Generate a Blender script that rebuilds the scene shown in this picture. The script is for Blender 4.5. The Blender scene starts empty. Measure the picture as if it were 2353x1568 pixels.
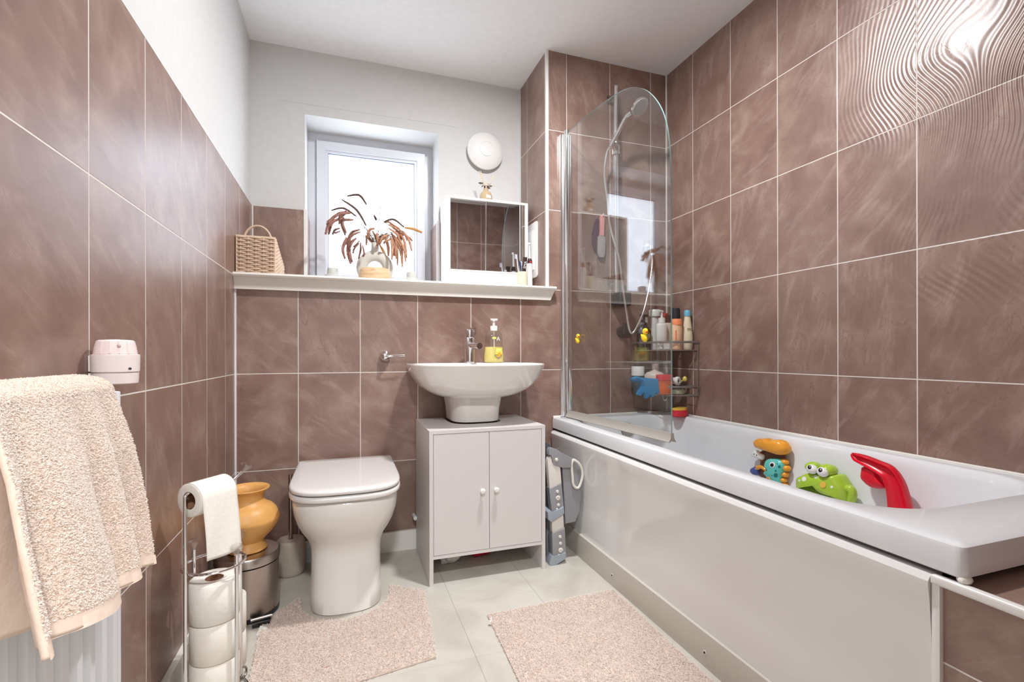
import bpy, bmesh, math, random
from mathutils import Vector, Matrix
random.seed(7)
PI = math.pi
scene = bpy.context.scene
C = scene.collection

# ------------------------------------------------------------------ camera
YAW, ROLL, CAM_Z = 0.3276, -0.0020, 0.8844
fwd = Vector((math.sin(YAW), math.cos(YAW), 0))
rt0 = Vector((math.cos(YAW), -math.sin(YAW), 0)); up0 = Vector((0, 0, 1))
rt = rt0 * math.cos(ROLL) + up0 * math.sin(ROLL)
up = up0 * math.cos(ROLL) - rt0 * math.sin(ROLL)
cam_data = bpy.data.cameras.new('camera')
cam = bpy.data.objects.new('camera', cam_data); C.objects.link(cam)
M = Matrix.Identity(4)
for i in range(3):
    M[i][0] = rt[i]; M[i][1] = up[i]; M[i][2] = -fwd[i]
M[2][3] = CAM_Z
cam.matrix_world = M
cam_data.sensor_width = 36.0; cam_data.sensor_fit = 'HORIZONTAL'
cam_data.lens = 1097.31 * 36.0 / 2353
cam_data.shift_x = (1176.5 - 1168.15) / 2353
cam_data.shift_y = (811.82 - 784.0) / 2353
cam_data.clip_start = 0.02
scene.camera = cam

# ------------------------------------------------------------------ world, lamps, exposure
world = bpy.data.worlds.new('overcast sky'); scene.world = world
world.use_nodes = True
wn = world.node_tree.nodes; wl = world.node_tree.links
wn['Background'].inputs[0].default_value = (0.86, 0.92, 1.0, 1)
wn['Background'].inputs[1].default_value = 4.4

LAMP = (0.64, 1.40, 2.366)
def area(name, loc, size, power, color, rot=(0, 0, 0), shape='DISK', sy=None):
    l = bpy.data.lights.new(name, 'AREA'); l.shape = shape; l.size = size
    if sy: l.size_y = sy
    l.energy = power; l.color = color
    o = bpy.data.objects.new(name, l); C.objects.link(o); o.location = loc; o.rotation_euler = rot
    return o
area('ceiling_lamp_light', (LAMP[0], LAMP[1], 2.366), 0.11, 21.5, (0.975, 0.985, 1.0))
area('hallway_fill_light', (0.0, -0.60, 2.30), 0.22, 33, (0.94, 0.975, 1.0))  # added fill light behind the camera, flattens the shading from the front

vs = scene.view_settings
vs.view_transform = 'Standard'; vs.look = 'None'; vs.gamma = 1.0; vs.use_curve_mapping = False
vs.exposure = 0.64

# ------------------------------------------------------------------ measured room
XL, XR, YL, YB, YF = -0.4275, 1.6613, 2.194, 2.577, 0.07
ZC, ZT, ZS = 2.3986, 1.597, 1.213
XC = 0.951
Z0, S0, PL, PR = 0.8013, -0.1909, 2.5316, 1.9849

# ------------------------------------------------------------------ materials
def pmat(name, col, rough=0.5, metal=0.0, spec=0.5, trans=0.0, ior=1.45, coat=0.0, sss=0.0, alpha=1.0):
    m = bpy.data.materials.new(name); m.use_nodes = True
    b = m.node_tree.nodes['Principled BSDF']
    b.inputs['Base Color'].default_value = (*col, 1)
    b.inputs['Roughness'].default_value = rough
    b.inputs['Metallic'].default_value = metal
    b.inputs['Specular IOR Level'].default_value = spec
    b.inputs['Transmission Weight'].default_value = trans
    b.inputs['IOR'].default_value = ior
    b.inputs['Coat Weight'].default_value = coat
    b.inputs['Coat Roughness'].default_value = 0.05
    b.inputs['Alpha'].default_value = alpha
    if sss:
        b.inputs['Subsurface Weight'].default_value = sss
        b.inputs['Subsurface Scale'].default_value = 0.02
    return m

def srgb(r, g, b):
    f = lambda c: (c / 255 / 12.92) if c / 255 <= 0.04045 else ((c / 255 + 0.055) / 1.055) ** 2.4
    return (f(r), f(g), f(b))

class NT:
    """small wrapper to write node trees shortly"""
    def __init__(s, m):
        s.t = m.node_tree; s.n = s.t.nodes; s.l = s.t.links; s.b = s.n['Principled BSDF']
    def new(s, typ, **kw):
        x = s.n.new(typ)
        for k, v in kw.items(): setattr(x, k, v)
        return x
    def put(s, inp, v):
        if hasattr(v, 'links') or hasattr(v, 'is_output'): s.l.new(v, inp)
        else: inp.default_value = v
    def math(s, op, a, b=None, c=None, clamp=False):
        x = s.n.new('ShaderNodeMath'); x.operation = op; x.use_clamp = clamp
        s.put(x.inputs[0], a)
        if b is not None: s.put(x.inputs[1], b)
        if c is not None: s.put(x.inputs[2], c)
        return x.outputs[0]
    def noise(s, vec, scale, detail=3, rough=0.5, dist=0.0):
        x = s.n.new('ShaderNodeTexNoise'); s.l.new(vec, x.inputs['Vector'])
        x.inputs['Scale'].default_value = scale; x.inputs['Detail'].default_value = detail
        x.inputs['Roughness'].default_value = rough; x.inputs['Distortion'].default_value = dist
        return x.outputs[0]
    def ramp(s, v, stops):
        x = s.n.new('ShaderNodeValToRGB'); s.l.new(v, x.inputs[0])
        e = x.color_ramp.elements
        while len(e) < len(stops): e.new(0.5)
        for i, (p, c) in enumerate(stops):
            e[i].position = p; e[i].color = (*c, 1) if len(c) == 3 else c
        return x.outputs[0]
    def mix(s, f, a, b, mode='MIX'):
        x = s.n.new('ShaderNodeMix'); x.data_type = 'RGBA'; x.blend_type = mode
        s.put(x.inputs[0], f)
        for i, v in ((6, a), (7, b)):
            if isinstance(v, tuple): x.inputs[i].default_value = (*v, 1)
            else: s.l.new(v, x.inputs[i])
        return x.outputs[2]
    def bump(s, h, strength, dist, normal=None):
        x = s.n.new('ShaderNodeBump'); x.inputs['Strength'].default_value = strength
        x.inputs['Distance'].default_value = dist; s.l.new(h, x.inputs['Height'])
        if normal is not None: s.l.new(normal, x.inputs['Normal'])
        return x.outputs[0]
    def vec(s, x, y, z):
        c = s.n.new('ShaderNodeCombineXYZ')
        s.put(c.inputs[0], x); s.put(c.inputs[1], y); s.put(c.inputs[2], z)
        return c.outputs[0]

def tile_mat(name, axis, phase, z0=Z0, waves=False, w=0.25, h=0.4):
    m = pmat(name, (0.3, 0.17, 0.13), 0.34, spec=0.95)
    t = NT(m)
    geo = t.new('ShaderNodeNewGeometry'); sp = t.new('ShaderNodeSeparateXYZ')
    t.l.new(geo.outputs['Position'], sp.inputs[0])
    U = sp.outputs[axis]; V = sp.outputs[2]
    u = t.math('DIVIDE', t.math('SUBTRACT', U, phase), w)
    v = t.math('DIVIDE', t.math('SUBTRACT', V, z0), h)
    fu = t.math('FRACT', u); fv = t.math('FRACT', v)
    du = t.math('MULTIPLY', t.math('MINIMUM', fu, t.math('SUBTRACT', 1.0, fu)), w)
    dv = t.math('MULTIPLY', t.math('MINIMUM', fv, t.math('SUBTRACT', 1.0, fv)), h)
    d = t.math('MINIMUM', du, dv)
    grout = t.math('LESS_THAN', d, 0.0016)
    cell = t.vec(t.math('FLOOR', u), t.math('FLOOR', v), axis * 3.7)
    wnz = t.new('ShaderNodeTexWhiteNoise'); wnz.noise_dimensions = '3D'; t.l.new(cell, wnz.inputs['Vector'])
    rv = wnz.outputs['Value']; rc = wnz.outputs['Color']
    # slate texture: per-tile shifted and turned coordinates
    base = t.vec(U, V, 0.0)
    off = t.new('ShaderNodeVectorMath', operation='MULTIPLY_ADD'); t.l.new(rc, off.inputs[0])
    off.inputs[1].default_value = (9, 9, 9); t.l.new(base, off.inputs[2])
    rot = t.new('ShaderNodeVectorRotate'); rot.rotation_type = 'Z_AXIS'; t.l.new(off.outputs[0], rot.inputs['Vector'])
    t.l.new(t.math('MULTIPLY_ADD', rv, 1.5, 0.2), rot.inputs['Angle'])
    mp = t.new('ShaderNodeMapping'); mp.inputs['Scale'].default_value = (1.0, 4.2, 1.0); t.l.new(rot.outputs[0], mp.inputs['Vector'])
    streak = t.noise(mp.outputs[0], 5.0, 7, 0.66, 0.25)
    cloud = t.noise(off.outputs[0], 7.0, 4, 0.55, 0.4)
    fine = t.noise(off.outputs[0], 160.0, 3, 0.6)
    mp2 = t.new('ShaderNodeMapping'); mp2.inputs['Scale'].default_value = (1.0, 2.6, 1.0); t.l.new(rot.outputs[0], mp2.inputs['Vector'])
    vein = t.noise(mp2.outputs[0], 5.0, 5, 0.55, 1.2)
    vl = t.math('SUBTRACT', 1.0, t.math('MULTIPLY', t.math('ABSOLUTE', t.math('SUBTRACT', vein, 0.47)), 55.0), clamp=True)
    vm = t.math('MULTIPLY', vl, t.math('GREATER_THAN', cloud, 0.54))
    col = t.ramp(cloud, [(0.28, srgb(122, 92, 82)), (0.5, srgb(140, 110, 99)), (0.72, srgb(164, 138, 125))])
    tint = t.mix(t.math('MULTIPLY', rv, 0.4), col, srgb(130, 108, 96))
    sfac = t.ramp(streak, [(0.52, (0, 0, 0)), (0.78, (1, 1, 1))])
    col = t.mix(t.math('MULTIPLY', sfac, 0.5), tint, srgb(190, 166, 154))
    col = t.mix(t.math('MULTIPLY', t.math('MULTIPLY', vm, t.math('GREATER_THAN', rv, 0.55)), 0.38), col, srgb(96, 62, 52))
    hsv = t.math('MULTIPLY_ADD', fine, 0.3, 0.85)
    cv = t.new('ShaderNodeVectorMath', operation='SCALE'); t.l.new(col, cv.inputs[0]); t.l.new(hsv, cv.inputs['Scale'])
    final = t.mix(grout, cv.outputs[0], srgb(226, 219, 212))
    t.l.new(final, t.b.inputs['Base Color'])
    rr = t.math('MULTIPLY_ADD', fine, 0.12, t.math('MULTIPLY_ADD', streak, 0.14, 0.22))
    t.l.new(t.math('MAXIMUM', rr, t.math('MULTIPLY', grout, 0.7)), t.b.inputs['Roughness'])
    hgt = t.math('ADD', t.math('MULTIPLY', streak, 0.5), t.math('MULTIPLY', fine, 0.12))
    hgt = t.math('ADD', hgt, t.math('MULTIPLY', vm, -0.25))
    nrm = t.bump(hgt, 0.35, 0.0012)
    if waves:
        # moulded ripple relief of these wall tiles, flowing from tile to tile
        wv = t.new('ShaderNodeTexWave'); wv.wave_type = 'BANDS'; wv.bands_direction = 'X'; wv.wave_profile = 'SIN'
        big = t.vec(U, V, 3.3)
        n1 = t.noise(big, 2.1, 1, 0.35)
        ph = t.math('MULTIPLY_ADD', n1, 0.62, U)
        t.l.new(t.vec(t.math('MULTIPLY', ph, 16.5), 0.0, 0.0), wv.inputs['Vector'])
        wv.inputs['Scale'].default_value = 1.0; wv.inputs['Distortion'].default_value = 0.0
        msk = t.ramp(t.noise(big, 1.7, 1, 0.5), [(0.36, (0, 0, 0)), (0.52, (1, 1, 1))])
        near = t.math('SUBTRACT', 1.0, t.math('MULTIPLY', t.math('SUBTRACT', U, 1.0), 2.6), clamp=True)
        hi = t.math('MULTIPLY', t.math('SUBTRACT', V, 0.75), 1.7, clamp=True)
        mm = t.math('MULTIPLY', t.math('MULTIPLY', t.math('MAXIMUM', msk, 0.4), near), hi)
        nrm = t.bump(t.math('MULTIPLY', wv.outputs['Fac'], mm), 0.8, 0.0018, nrm)
    t.l.new(t.bump(t.math('MINIMUM', t.math('MULTIPLY', d, 400.0), 1.0), 0.6, 0.0012, nrm), t.b.inputs['Normal'])
    return m

def noisy(name, col, col2, scale, rough=0.5, bump=0.0, bdist=0.001, detail=4, **kw):
    m = pmat(name, col, rough, **kw); t = NT(m)
    tc = t.new('ShaderNodeTexCoord')
    n = t.noise(tc.outputs['Object'], scale, detail, 0.6)
    t.l.new(t.ramp(n, [(0.35, col), (0.7, col2)]), t.b.inputs['Base Color'])
    if bump: t.l.new(t.bump(n, bump, bdist), t.b.inputs['Normal'])
    return m

M_tile_x = tile_mat('brown slate tile across', 0, S0)
M_tile_l = tile_mat('brown slate tile left', 1, PL)
M_tile_r = tile_mat('brown slate tile right', 1, PR, waves=True)
M_tile_c = tile_mat('brown slate tile column side', 1, 2.470)
M_tile_b = tile_mat('brown slate tile box', 1, 0.547, z0=0.356)
M_paint = noisy('white wall paint', srgb(214, 213, 211), srgb(218, 217, 215), 40, 0.65, 0.08, 0.0008)
M_ceil = noisy('white ceiling paint', srgb(242, 242, 242), srgb(246, 246, 246), 30, 0.75, 0.05, 0.0008)
M_wood = noisy('white gloss woodwork', srgb(240, 236, 229), srgb(244, 240, 234), 12, 0.28, 0.04, 0.0006)
M_upvc = pmat('white window plastic', srgb(226, 229, 236), 0.25, spec=0.5)
M_trim = pmat('white tile trim', srgb(238, 236, 234), 0.3)
M_ceram = pmat('white ceramic', srgb(236, 232, 227), 0.08, spec=0.6, coat=0.3)
M_acryl = pmat('white bath acrylic', srgb(230, 231, 234), 0.09, spec=0.55, coat=0.2)
M_panel = pmat('white bath panel', srgb(233, 231, 229), 0.11, spec=0.55, coat=0.2)
M_board = pmat('off white cabinet board', srgb(218, 213, 211), 0.42, spec=0.4)
M_plinth = pmat('painted plinth', srgb(206, 200, 190), 0.45)
M_chrome = pmat('chrome', (0.80, 0.80, 0.82), 0.07, metal=1.0)
M_chrome_dk = pmat('dark chrome', (0.42, 0.38, 0.36), 0.16, metal=1.0)
M_alu = pmat('polished aluminium', (0.82, 0.82, 0.82), 0.22, metal=1.0)
M_steel = pmat('brushed steel', (0.50, 0.45, 0.42), 0.30, metal=1.0)
M_mirror = pmat('mirror', (0.80, 0.82, 0.83), 0.01, metal=1.0)
M_white = pmat('white plastic', srgb(238, 236, 234), 0.3)
M_whitem = pmat('matt white', srgb(228, 226, 220), 0.6)
M_black = pmat('black plastic', (0.012, 0.012, 0.014), 0.25)
M_dark = pmat('dark plastic', (0.03, 0.03, 0.035), 0.4)
M_seal = pmat('grey rubber seal', srgb(178, 172, 164), 0.45)
M_silic = pmat('silicone', srgb(236, 232, 224), 0.4)
M_hole = pmat('dark hole', (0.01, 0.008, 0.006), 0.8)

def thin_glass(name, tint=(0.93, 0.96, 0.95), rough=0.02, extra=0.0):
    m = bpy.data.materials.new(name); m.use_nodes = True
    n = m.node_tree.nodes; l = m.node_tree.links
    n.remove(n['Principled BSDF']); out = n['Material Output']
    tr = n.new('ShaderNodeBsdfTransparent'); tr.inputs[0].default_value = (*tint, 1)
    gl = n.new('ShaderNodeBsdfGlossy'); gl.inputs['Roughness'].default_value = rough
    fr = n.new('ShaderNodeFresnel'); ge = n.new('ShaderNodeNewGeometry')
    io = n.new('ShaderNodeMath'); io.operation = 'MULTIPLY_ADD'; io.inputs[1].default_value = 1 / 1.52 - 1.52; io.inputs[2].default_value = 1.52
    l.new(ge.outputs['Backfacing'], io.inputs[0]); l.new(io.outputs[0], fr.inputs['IOR'])
    ad = n.new('ShaderNodeMath'); ad.operation = 'ADD'; ad.inputs[1].default_value = extra; ad.use_clamp = True
    mx = n.new('ShaderNodeMixShader')
    l.new(fr.outputs[0], ad.inputs[0]); l.new(ad.outputs[0], mx.inputs[0])
    l.new(tr.outputs[0], mx.inputs[1]); l.new(gl.outputs[0], mx.inputs[2]); l.new(mx.outputs[0], out.inputs[0])
    return m
M_glass = thin_glass('clear bath screen glass', (0.955, 0.97, 0.968), 0.015, 0.03)
M_gedge = pmat('glass cut edge', srgb(150, 190, 190), 0.15, spec=0.6)
M_crys = thin_glass('clear crystal plastic', (0.97, 0.96, 0.95), 0.03, 0.08)
M_clear = thin_glass('clear bottle plastic', (0.93, 0.92, 0.90), 0.03, 0.03)

def frosted():
    m = bpy.data.materials.new('frosted window glass'); m.use_nodes = True
    n = m.node_tree.nodes; l = m.node_tree.links
    n.remove(n['Principled BSDF']); out = n['Material Output']
    tl = n.new('ShaderNodeBsdfTranslucent'); tl.inputs[0].default_value = (0.95, 0.97, 1.0, 1)
    gl = n.new('ShaderNodeBsdfGlossy'); gl.inputs['Roughness'].default_value = 0.25
    mx = n.new('ShaderNodeMixShader'); mx.inputs[0].default_value = 0.06
    tc = n.new('ShaderNodeTexCoord'); vo = n.new('ShaderNodeTexVoronoi'); vo.inputs['Scale'].default_value = 260
    l.new(tc.outputs['Object'], vo.inputs['Vector'])
    bp = n.new('ShaderNodeBump'); bp.inputs['Strength'].default_value = 0.5; bp.inputs['Distance'].default_value = 0.002
    l.new(vo.outputs['Distance'], bp.inputs['Height'])
    l.new(bp.outputs[0], tl.inputs['Normal']); l.new(bp.outputs[0], gl.inputs['Normal'])
    l.new(tl.outputs[0], mx.inputs[1]); l.new(gl.outputs[0], mx.inputs[2]); l.new(mx.outputs[0], out.inputs[0])
    return m
M_frost = frosted()

def floor_mat():
    m = pmat('cream vinyl floor', srgb(216, 209, 196), 0.38, spec=0.45); t = NT(m)
    geo = t.new('ShaderNodeNewGeometry'); sp = t.new('ShaderNodeSeparateXYZ'); t.l.new(geo.outputs['Position'], sp.inputs[0])
    X, Y = sp.outputs[0], sp.outputs[1]
    sx, sy = 0.305, 0.305
    u = t.math('DIVIDE', t.math('SUBTRACT', X, 0.356), sx)
    iu = t.math('FLOOR', u)
    v = t.math('DIVIDE', t.math('SUBTRACT', Y, 1.345), sy)
    fu = t.math('FRACT', u); fv = t.math('FRACT', v)
    du = t.math('MULTIPLY', t.math('MINIMUM', fu, t.math('SUBTRACT', 1.0, fu)), sx)
    dv = t.math('MULTIPLY', t.math('MINIMUM', fv, t.math('SUBTRACT', 1.0, fv)), sy)
    lu = t.math('LESS_THAN', du, 0.0010); lv = t.math('LESS_THAN', dv, 0.0008)
    pos = geo.outputs['Position']
    n1 = t.noise(pos, 5.0, 5, 0.6, 0.8); n2 = t.noise(pos, 60.0, 3, 0.6)
    col = t.ramp(n1, [(0.3, srgb(191, 185, 173)), (0.5, srgb(203, 198, 187)), (0.7, srgb(211, 206, 197))])
    line = t.math('MAXIMUM', t.math('MULTIPLY', lu, 0.5), t.math('MULTIPLY', lv, 0.22))
    col = t.mix(line, col, srgb(120, 108, 92))
    t.l.new(col, t.b.inputs['Base Color'])
    t.l.new(t.bump(n2, 0.12, 0.001), t.b.inputs['Normal'])
    return m
M_floor = floor_mat()

# ------------------------------------------------------------------ mesh helpers (world coordinates everywhere)
def B(): return bmesh.new()
def box(bm, x0, x1, y0, y1, z0, z1, mi=0, bev=0.0, seg=2):
    vs_ = [bm.verts.new((x, y, z)) for z in (z0, z1) for y in (y0, y1) for x in (x0, x1)]
    idx = [(0, 2, 3, 1), (4, 5, 7, 6), (0, 1, 5, 4), (2, 6, 7, 3), (0, 4, 6, 2), (1, 3, 7, 5)]
    fs = [bm.faces.new([vs_[i] for i in f]) for f in idx]
    for f in fs: f.material_index = mi
    if bev:
        es = list({e for f in fs for e in f.edges})
        r = bmesh.ops.bevel(bm, geom=es, offset=bev, segments=seg, affect='EDGES', profile=0.7)
        for f in r['faces']: f.material_index = mi
    return bm
def loft(bm, rings, cap0=True, cap1=True, closed=True, mi=0):
    vr = [[bm.verts.new(p) for p in r] for r in rings]
    n = len(rings[0])
    for a, b in zip(vr, vr[1:]):
        for i in range(n if closed else n - 1):
            j = (i + 1) % n
            try: f = bm.faces.new((a[i], a[j], b[j], b[i])); f.material_index = mi
            except ValueError: pass
    for r, c in ((vr[0], cap0), (vr[-1], cap1)):
        if c and closed:
            f = bm.faces.new(r); f.material_index = mi
    return vr
def lathe(bm, prof, cx, cy, cz=0.0, n=32, mat=None, mi=0, cap=True, sx=1.0, sy=1.0):
    rings = []
    for r, z in prof:
        r = max(r, 1e-4)
        ring = []
        for i in range(n):
            a = 2 * PI * i / n
            p = Vector((r * math.cos(a) * sx, r * math.sin(a) * sy, z))
            if mat: p = mat @ p
            ring.append((p.x + cx, p.y + cy, p.z + cz))
        rings.append(ring)
    loft(bm, rings, cap, cap, mi=mi)
    return bm
def tube(bm, pts, r, n=10, closed=False, mi=0, radii=None, cap=True, flat=1.0):
    P = [Vector(p) for p in pts]; m = len(P)
    T = []
    for i in range(m):
        a = P[i - 1] if (i or closed) else P[i]; b = P[(i + 1) % m] if (i < m - 1 or closed) else P[i]
        T.append((b - a).normalized())
    ref = Vector((0, 0, 1)) if abs(T[0].z) < 0.9 else Vector((1, 0, 0))
    N = (ref - T[0] * ref.dot(T[0])).normalized()
    rings = []
    for i in range(m):
        N = (N - T[i] * N.dot(T[i])).normalized(); Bn = T[i].cross(N)
        rr = radii[i] if radii else r
        rings.append([P[i] + (N * math.cos(2 * PI * k / n) + Bn * math.sin(2 * PI * k / n) * flat) * rr for k in range(n)])
    if closed: rings.append(rings[0])
    loft(bm, rings, cap and not closed, cap and not closed, mi=mi)
    if closed: bmesh.ops.remove_doubles(bm, verts=bm.verts, dist=1e-6)
    return bm
def smooth_path(pts, n=8):
    P = [Vector(p) for p in pts]; out = []
    for i in range(len(P) - 1):
        p0 = P[max(i - 1, 0)]; p1 = P[i]; p2 = P[i + 1]; p3 = P[min(i + 2, len(P) - 1)]
        for k in range(n):
            t = k / n
            out.append(0.5 * ((2 * p1) + (-p0 + p2) * t + (2 * p0 - 5 * p1 + 4 * p2 - p3) * t * t + (-p0 + 3 * p1 - 3 * p2 + p3) * t ** 3))
    out.append(P[-1]); return out
def extrude_poly(bm, pts, vec, mi=0, bev=0.0):
    """pts: 3-D polygon, vec: extrusion vector"""
    v = Vector(vec)
    a = [bm.verts.new(p) for p in pts]; b = [bm.verts.new(Vector(p) + v) for p in pts]
    n = len(pts); fs = [bm.faces.new(a), bm.faces.new(b[::-1])]
    for i in range(n): fs.append(bm.faces.new((a[i], b[i], b[(i + 1) % n], a[(i + 1) % n])))
    for f in fs: f.material_index = mi
    if bev:
        es = list({e for f in fs[:2] for e in f.edges})
        bmesh.ops.bevel(bm, geom=es, offset=bev, segments=2, affect='EDGES', profile=0.7)
    return bm
def ball(bm, c, r, sx=1, sy=1, sz=1, n=16, rot=None, mi=0):
    mm = Matrix.Translation(c) @ (rot.to_4x4() if rot else Matrix.Identity(4)) @ Matrix.Diagonal((r * sx, r * sy, r * sz, 1))
    k = len(bm.faces)
    bmesh.ops.create_uvsphere(bm, u_segments=n, v_segments=max(6, n * 2 // 3), radius=1.0, matrix=mm)
    bm.faces.ensure_lookup_table()
    for f in bm.faces[k:]: f.material_index = mi
    return bm
def rrect(x0, x1, y0, y1, r, z, n=8):
    pts = []
    for cx, cy, a0 in ((x1 - r, y1 - r, 0), (x0 + r, y1 - r, 90), (x0 + r, y0 + r, 180), (x1 - r, y0 + r, 270)):
        for i in range(n + 1):
            a = math.radians(a0 + 90 * i / n)
            pts.append((cx + r * math.cos(a), cy + r * math.sin(a), z))
    return pts
def dring(cx, a, yc, yf, yb, z, pf=2.6, pb=9, n=64):
    pts = []
    for i in range(n):
        t = 2 * PI * i / n; c, s = math.cos(t), math.sin(t)
        p = pb if s > 0 else pf
        b = (yb - yc) if s > 0 else (yc - yf)
        pts.append((cx + a * math.copysign(abs(c) ** (2 / p), c), yc + b * math.copysign(abs(s) ** (2 / p), s), z))
    return pts

def empty(name, loc, label=None, cat=None, group=None):
    o = bpy.data.objects.new(name, None); C.objects.link(o); o.location = loc; o.empty_display_size = 0.05
    if label: o['label'] = label
    if cat: o['category'] = cat
    if group: o['group'] = group
    return o
def worldloc(o):
    v = Vector(o.location)
    while o.parent: o = o.parent; v += Vector(o.location)
    return v
def link(name, bm, mats, parent=None, smooth=True, label=None, cat=None, group=None, kind=None, origin=None, ang=40, keep=False):
    bmesh.ops.recalc_face_normals(bm, faces=bm.faces) if not keep else None
    if parent is not None: off = worldloc(parent); loc = Vector((0, 0, 0))
    else:
        if origin is None and len(bm.verts):
            xs = [v.co.x for v in bm.verts]; ys = [v.co.y for v in bm.verts]; zs = [v.co.z for v in bm.verts]
            origin = ((min(xs) + max(xs)) / 2, (min(ys) + max(ys)) / 2, min(zs))
        off = Vector(origin); loc = off
    bmesh.ops.translate(bm, verts=bm.verts, vec=-off)
    if smooth:
        for f in bm.faces: f.smooth = True
        for e in bm.edges:
            if len(e.link_faces) == 2:
                if e.calc_face_angle(0) > math.radians(ang): e.smooth = False
    me = bpy.data.meshes.new(name); bm.to_mesh(me); bm.free()
    for m in (mats if isinstance(mats, (list, tuple)) else [mats]): me.materials.append(m)
    o = bpy.data.objects.new(name, me); C.objects.link(o); o.location = loc
    if parent is not None: o.parent = parent
    if label: o['label'] = label
    if cat: o['category'] = cat
    if group: o['group'] = group
    if kind: o['kind'] = kind
    return o
def struct(name, bm, mats, smooth=False, parent=None): 
    o = link(name, bm, mats, parent, smooth, kind='structure' if parent is None else None)
    return o
def text_mesh(name, body, size, mat, parent, loc, rot, depth=0.0003, label=None):
    cu = bpy.data.curves.new(name, 'FONT'); cu.body = body; cu.size = size; cu.extrude = depth
    cu.align_x = 'CENTER'; cu.align_y = 'CENTER'
    ob = bpy.data.objects.new(name + '_curve', cu); C.objects.link(ob)
    bpy.context.view_layer.update()
    me = bpy.data.meshes.new_from_object(ob.evaluated_get(bpy.context.evaluated_depsgraph_get()))
    me.name = name; bpy.data.objects.remove(ob); bpy.data.curves.remove(cu)
    me.materials.clear(); me.materials.append(mat)
    o = bpy.data.objects.new(name, me); C.objects.link(o)
    o.parent = parent; o.location = Vector(loc) - worldloc(parent); o.rotation_euler = rot
    if label: o['label'] = label
    return o

# ================================================================== ROOM SHELL
T = 0.10
b = B(); box(b, XL - 1.2, XR + 0.15, -1.6, YB + 0.35, -0.06, 0.0); struct('floor', b, M_floor)
b = B(); box(b, XL - 1.2, XR + 0.15, -1.6, YB + 0.35, ZC, ZC + 0.08); struct('ceiling', b, M_ceil)
b = B()
box(b, XL - T, XL - 0.008, YF - 0.11, YB + 0.3, 0, ZC, 0)
box(b, XL - 0.009, XL, YF, YB, 0, ZT, 1)
struct('wall_left', b, [M_paint, M_tile_l])
b = B(); box(b, XR, XR + T, YF - T, YB + 0.3, 0, ZC); struct('wall_right', b, M_tile_r)
# back wall: boxed-out lower part, shower column and the recess above the shelf with the window opening
WX0, WX1, WZ1 = -0.192, 0.476, 2.077
b = B()
box(b, XL, XC, YL, YB, 0, ZS - 0.03, 0)                       # boxed-out lower wall
box(b, XC + 0.005, XR, YL + 0.009, YB + 0.3, 0, ZC - 0.001, 0)                # column core
box(b, XC, XR, YL, YL + 0.010, 0, ZC, 0)                      # column front tiles
box(b, XC, XC + 0.009, YL + 0.001, YB, ZS - 0.02, ZC - 0.0005, 2)
box(b, XL - 0.05, WX0, YB, YB + 0.3, 0, ZC, 1); box(b, WX1, XC, YB, YB + 0.3, 0, ZC, 1)
box(b, WX0, WX1, YB, YB + 0.3, WZ1, ZC, 1); box(b, WX0, WX1, YB, YB + 0.3, 0, ZS - 0.002, 1)
box(b, XL, WX0, YB - 0.006, YB, ZS - 0.01, ZT, 0)             # tiles left of the window
box(b, WX1, XC, YB - 0.006, YB, ZS - 0.01, ZT, 0)
box(b, WX0, WX0 + 0.008, YB, YB + 0.20, ZS, ZT, 0)            # tiled reveals
box(b, WX1 - 0.008, WX1, YB, YB + 0.20, ZS, ZT, 0)
box(b, -0.301, 0.575, YB - 0.0016, YB, 2.128, 2.197, 1)       # filled strip above the window
struct('wall_back', b, [M_tile_x, M_paint, M_tile_c])
b = B()
box(b, 0.36, XR + 0.1, YF - 0.11, YF, 0, ZC, 0)
box(b, XL - 0.1, 0.36, YF - 0.11, YF, 2.04, ZC, 0)
struct('wall_front', b, [tile_mat('brown slate tile front', 0, S0)])
b = B()
box(b, 0.335, 0.36, YF - 0.125, YF + 0.012, 0, 2.04); box(b, XL - 0.008, 0.40, YF + 0.0005, YF + 0.012, 2.03, 2.09)
box(b, 0.355, 0.40, YF + 0.0005, YF + 0.012, 0, 2.03)
struct('door_1', b, M_wood)
# hallway behind the camera
b = B(); box(b, XL - 1.1, XL - 1.0, -1.5, YF - 0.11, 0, ZC); struct('wall_hall_left', b, M_paint)
b = B(); box(b, XL - 1.1, 1.2, -1.6, -1.5, 0, ZC); struct('wall_hall_end', b, M_paint)
b = B(); box(b, 1.1, 1.2, -1.5, YF - 0.11, 0, ZC); struct('wall_hall_right', b, M_paint)
b = B(); box(b, XL - 1.0, XL - 0.1, YF - 0.11, YF - 0.01, 0, ZC); struct('wall_hall_front', b, M_paint)
# tiled box at the near end of the bath
b = B()
box(b, 0.962, XR, YF, 0.535, 0, 0.497, 0)
struct('wall_bath_end', b, M_tile_b)
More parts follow.
